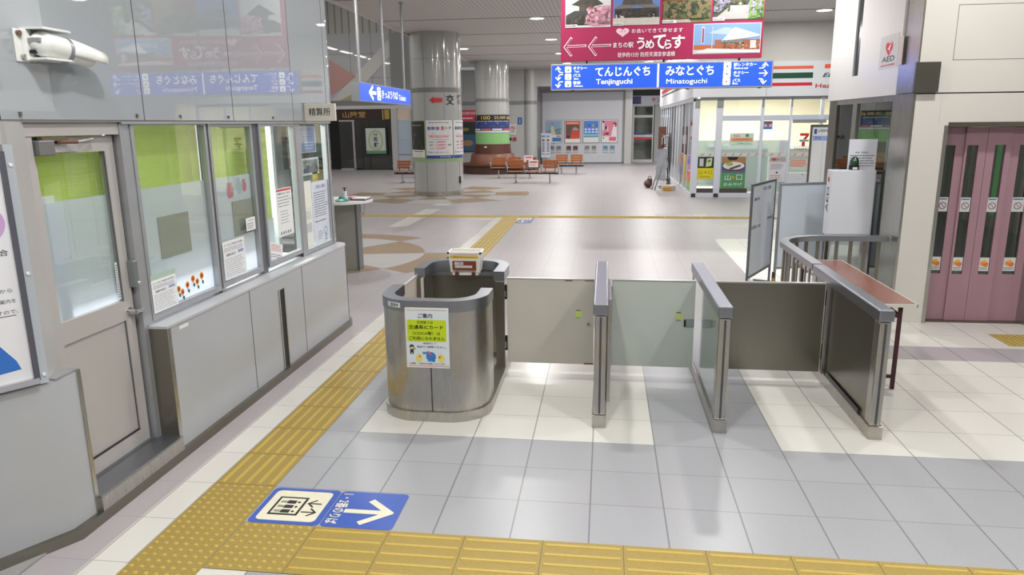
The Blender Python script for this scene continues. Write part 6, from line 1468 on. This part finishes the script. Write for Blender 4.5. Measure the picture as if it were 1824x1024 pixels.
# side window posters
SP = [((19.9, 21.0), .40, 1.12, [(206, 150, 120), (120, 140, 190), (190, 170, 120)], 'tan and blue poster farthest along the store side window'), ((19.0, 19.6), .30, 1.10, [(236, 200, 60), (226, 180, 50), (236, 206, 90)], 'yellow upright poster on the store side window'), ((17.75, 18.8), .72, 1.14, [(170, 130, 200), (206, 150, 200), (120, 120, 200)], 'purple poster at the near corner of the store side window'), ((17.75, 18.6), .15, .70, [(226, 110, 110), (150, 200, 90), (236, 150, 70)], 'red and green poster low on the store side window')]
for (ya, yb_), z0, z1, cs, lab in SP:
    def dd(f, w, h, cs=cs):
        f.rect(w * .04, w * .96, h * .5, h * .96, cs[0], 1); f.rect(w * .04, w * .96, h * .04, h * .48, cs[1], 1); f.disc(w * .5, h * .55, w * .3, cs[2], 2, h * .2)
    sheet('poster', lab, 'poster', (4.415, yb_, z0), (0, -1, 0), yb_ - ya, z1 - z0, dd, dz=.003, base=(220, 216, 212), group='posters on the store side window')
# wire rack, easel and tub beside the store
rk = thing('magazine_rack', 'dark wire rack full of leaflets standing beside the store side wall', 'rack', (4.0, 20.6, 0))
b = MB()
for y in (20.3, 20.9): b.cyl((4.05, y, 0), (4.05, y, 1.72), .02, BLACK, 10); b.cyl((3.75, y, 0), (4.05, y, .05), .015, BLACK, 10)
for z in (.25, .6, .95, 1.3, 1.6): b.box(3.82, 4.06, 20.3, 20.9, z, z + .015, BLACK); b.box(3.80, 3.82, 20.3, 20.9, z, z + .07, BLACK)
b.build('frame', rk)
rd = random.Random(5)
for z in (.265, .615, .965, 1.315):
    for q in range(4):
        c = rd.choice([(186, 190, 196), (90, 96, 104), (150, 60, 66), (206, 206, 200), (90, 120, 140)])
        b = MB(); b.box(3.83 + .02 * (q % 2), 3.86 + .02 * (q % 2), 20.33 + .14 * q, 20.45 + .14 * q, z, z + .26, mat(c, .4)); o = b.build('booklet'); tag(o, 'booklet on the %s tier of the dark rack beside the store' % {.265: 'lowest', .615: 'second lowest', .965: 'second highest', 1.315: 'highest'}[z], 'booklet', 'booklets on the dark rack')
es = thing('easel_sign', 'slanted grey easel sign leaning in the passage beside the store', 'sign', (3.75, 19.9, 0))
b = MB(); b.cyl((3.50, 19.9, 0), (3.86, 19.9, 1.30), .02, ALU, 8); b.cyl((3.58, 19.75, 0), (3.92, 19.75, 1.3), .02, ALU, 8); b.cyl((4.1, 20.0, 0), (3.88, 19.85, 1.3), .015, ALU, 8); b.build('frame', es)
b = MB(); b.prism([(3.60, 19.80), (3.90, 19.70), (3.91, 19.72), (3.61, 19.82)], .30, 1.25, mat((176, 182, 190), .25, noise=.2, nscale=5)); b.build('panel', es)
tu = thing('tub', 'white tub with a yellow front on the floor by the passage rack', 'tub', (3.98, 19.6, 0))
b = MB(); b.cyl((3.98, 19.6, 0), (3.98, 19.6, .16), .20, mat((222, 216, 204), .4), 24, r1=.23); b.build('body', tu)
b = MB(); b.box(3.80, 4.06, 19.37, 19.39, .02, .12, mat((220, 160, 60), .5)); b.build('label', tu)
b = MB(); b.sphere((3.42, 20.6, .13), .17, mat((96, 66, 58), .6), (.8, 1.1, .75)); b.sphere((3.46, 20.55, .22), .10, mat((86, 60, 54), .6), (.9, 1, .9)); b.tube([(3.40, 20.5, .26), (3.42, 20.5, .36), (3.50, 20.5, .37), (3.52, 20.5, .26)], .01, mat((70, 50, 46), .6)); o = b.build('bag'); tag(o, 'brown bag on the floor left of the easel sign', 'bag')
b = MB(); b.box(3.88, 4.15, 23.2, 23.25, .9, 1.9, mat((110, 70, 56), .5)); b.box(4.0, 4.12, 23.19, 23.2, 1.3, 1.6, WHITE); b.box(3.9, 3.93, 23.2, 23.25, 0, .9, ALU); b.box(4.1, 4.13, 23.2, 23.25, 0, .9, ALU); o = b.build('menu_board'); tag(o, 'brown board on legs with a white card behind the leaflet rack', 'sign')

# ================================================================== LIGHTS
LAMP = mat((255, 252, 245), .5, emit=14)
pts = []
for j, y in enumerate((10.9, 15.6, 20.3, 25.0, 29.6)):
    for i, x in enumerate((.3, 3.8, 7.1)):
        if i == 1 and y == 10.9: continue
        if i == 2 and (4.4 < y < 7.4 or y > 16.5): continue
        pts.append((x, y))
pts = [(1.35, 3.0), (5.3, 3.0), (.9, 6.9), (3.9, 6.9), (1.3, -1.3), (4.6, -1.3)] + pts  # the pair nearest the viewer is unseen, added for fill
pts += [(-2.6, 8.6), (-2.9, 22.5), (5.3, 29.5)]
proto = None
rows = {-1.3: 'added as fill near the viewer', 3.0: 'above the gates', 6.9: 'just past the gates', 10.9: 'before the far tactile strip', 15.6: 'level with the store front', 20.3: 'over the benches', 25.0: 'over the rear benches', 29.6: 'before the back wall', 8.6: 'left of the hall axis', 22.5: 'behind the near column', 29.5: 'at the back right'}
for (x, y) in pts:
    lab = 'round ceiling downlight, %s in the row %s' % ({.3: 'left', 3.8: 'middle', 7.1: 'right', 1.35: 'left', 5.3: 'right', .9: 'left', 3.9: 'right', 1.3: 'left', 4.6: 'right'}.get(x, 'single'), rows[y])
    if proto is None:
        proto = thing('downlight', lab, 'ceiling light', (x, y, 4.6), 'round ceiling downlights')
        b = MB(); b.lathe((x, y), [(.17, 4.585), (.215, 4.583), (.22, 4.6)], WHITE, 36); b.build('ring', proto)
        b = MB(); b.cyl((x, y, 4.586), (x, y, 4.592), .17, LAMP, 36); b.build('diffuser', proto)
        # copies need plain local meshes
        for c in proto.children:
            c.data.transform(Matrix.Translation((-x, -y, -4.6))); c.matrix_parent_inverse = Matrix.Identity(4)
    else: dup(proto, (x, y, 4.6), None, lab)
    L = bpy.data.lights.new('downlight_lamp', 'AREA'); L.shape = 'DISK'; L.size = .34; L.energy = 82; L.color = (1, .982, .95)
    if y < 8: L.size = .24
    if 0 < y < 8: L.energy = 72
    if y < 0: L.energy = 85
    if y > 14: L.energy = 62
    if y > 19: L.energy = 90
    if y > 24: L.energy = 135
    lo = bpy.data.objects.new('downlight_lamp', L); lo.location = (x, y, 4.575); COL.objects.link(lo)
def area(loc, sx, sy, e, col=(1, 1, 1), rot=(0, 0, 0)):
    L = bpy.data.lights.new('room_or_fill_lamp', 'AREA'); L.shape = 'RECTANGLE'; L.size = sx; L.size_y = sy; L.energy = e; L.color = col
    o = bpy.data.objects.new('room_or_fill_lamp', L); o.location = loc; o.rotation_euler = rot; COL.objects.link(o); return o
area((-1.9, .6, 2.5), .5, 1.2, 125, (1, .99, .96)); area((-1.9, 2.6, 2.5), .5, 1.2, 125, (1, .99, .96))      # office ceiling lamps
area((6.6, 20.3, 2.79), 3.4, 3.6, 300, (1, .975, .92))                                                    # store lamps
area((-9.5, 18, 8.8), 5, 14, 480, (1, .98, .95))                                                          # high bay on the left
for k, x in enumerate((.2, 2.9, 5.6)):  # unseen strip fixtures added for soft fill on faces towards the viewer
    r = thing('strip_light', 'long unseen ceiling strip light added as fill behind the viewer, %s of three' % ('left', 'middle', 'right')[k], 'ceiling light', (x, -1.6, 4.6), 'fill strip lights added behind the viewer')
    b = MB(); b.box(x - .7, x + .7, -1.72, -1.48, 4.585, 4.592, mat((255, 252, 245), .5, emit=6)); b.build('diffuser', r)
    b = MB(); b.box(x - .74, x + .74, -1.76, -1.44, 4.592, 4.60, WHITE); b.build('frame', r)
    area((x, -1.6, 4.575), 1.4, .24, 44, (1, .985, .96))
area((6.4, 5.8, 2.3), .5, .5, 26, (.9, 1, .92))  # fill light added inside the lift shaft to brighten the guide posts
area((4.0, 34.2, 3.7), 1.2, .4, 10)
W = bpy.data.worlds.new('hall_air'); SC.world = W; W.use_nodes = True
W.node_tree.nodes['Background'].inputs[0].default_value = (.9, .94, 1, 1); W.node_tree.nodes['Background'].inputs[1].default_value = .3

# ================================================================== CAMERA
cam_d = bpy.data.cameras.new('camera'); cam_o = bpy.data.objects.new('camera', cam_d); COL.objects.link(cam_o)
F_PX, YAW, PITCH, ROLL = 1288.816, -.1287, .2228, -.0099
cy, sy, cp, sp, cr, sr = math.cos(YAW), math.sin(YAW), math.cos(PITCH), math.sin(PITCH), math.cos(ROLL), math.sin(ROLL)
fw = Vector((sy * cp, cy * cp, -sp)); rt = Vector((cy, -sy, 0)); up = rt.cross(fw)
r2 = rt * cr + up * sr; u2 = up * cr - rt * sr
M = Matrix((r2, u2, -fw)).transposed().to_4x4(); M.translation = Vector((2.0499, -3.2654, 2.0589))
cam_o.matrix_world = M
cam_d.sensor_fit = 'HORIZONTAL'; cam_d.sensor_width = 36; cam_d.lens = F_PX / 1824 * 36; cam_d.clip_end = 200; cam_d.clip_start = .05
SC.camera = cam_o
SC.view_settings.view_transform = 'Standard'; SC.view_settings.look = 'None'; SC.view_settings.gamma = 1; SC.view_settings.exposure = -0.08
SC.view_settings.use_curve_mapping = False
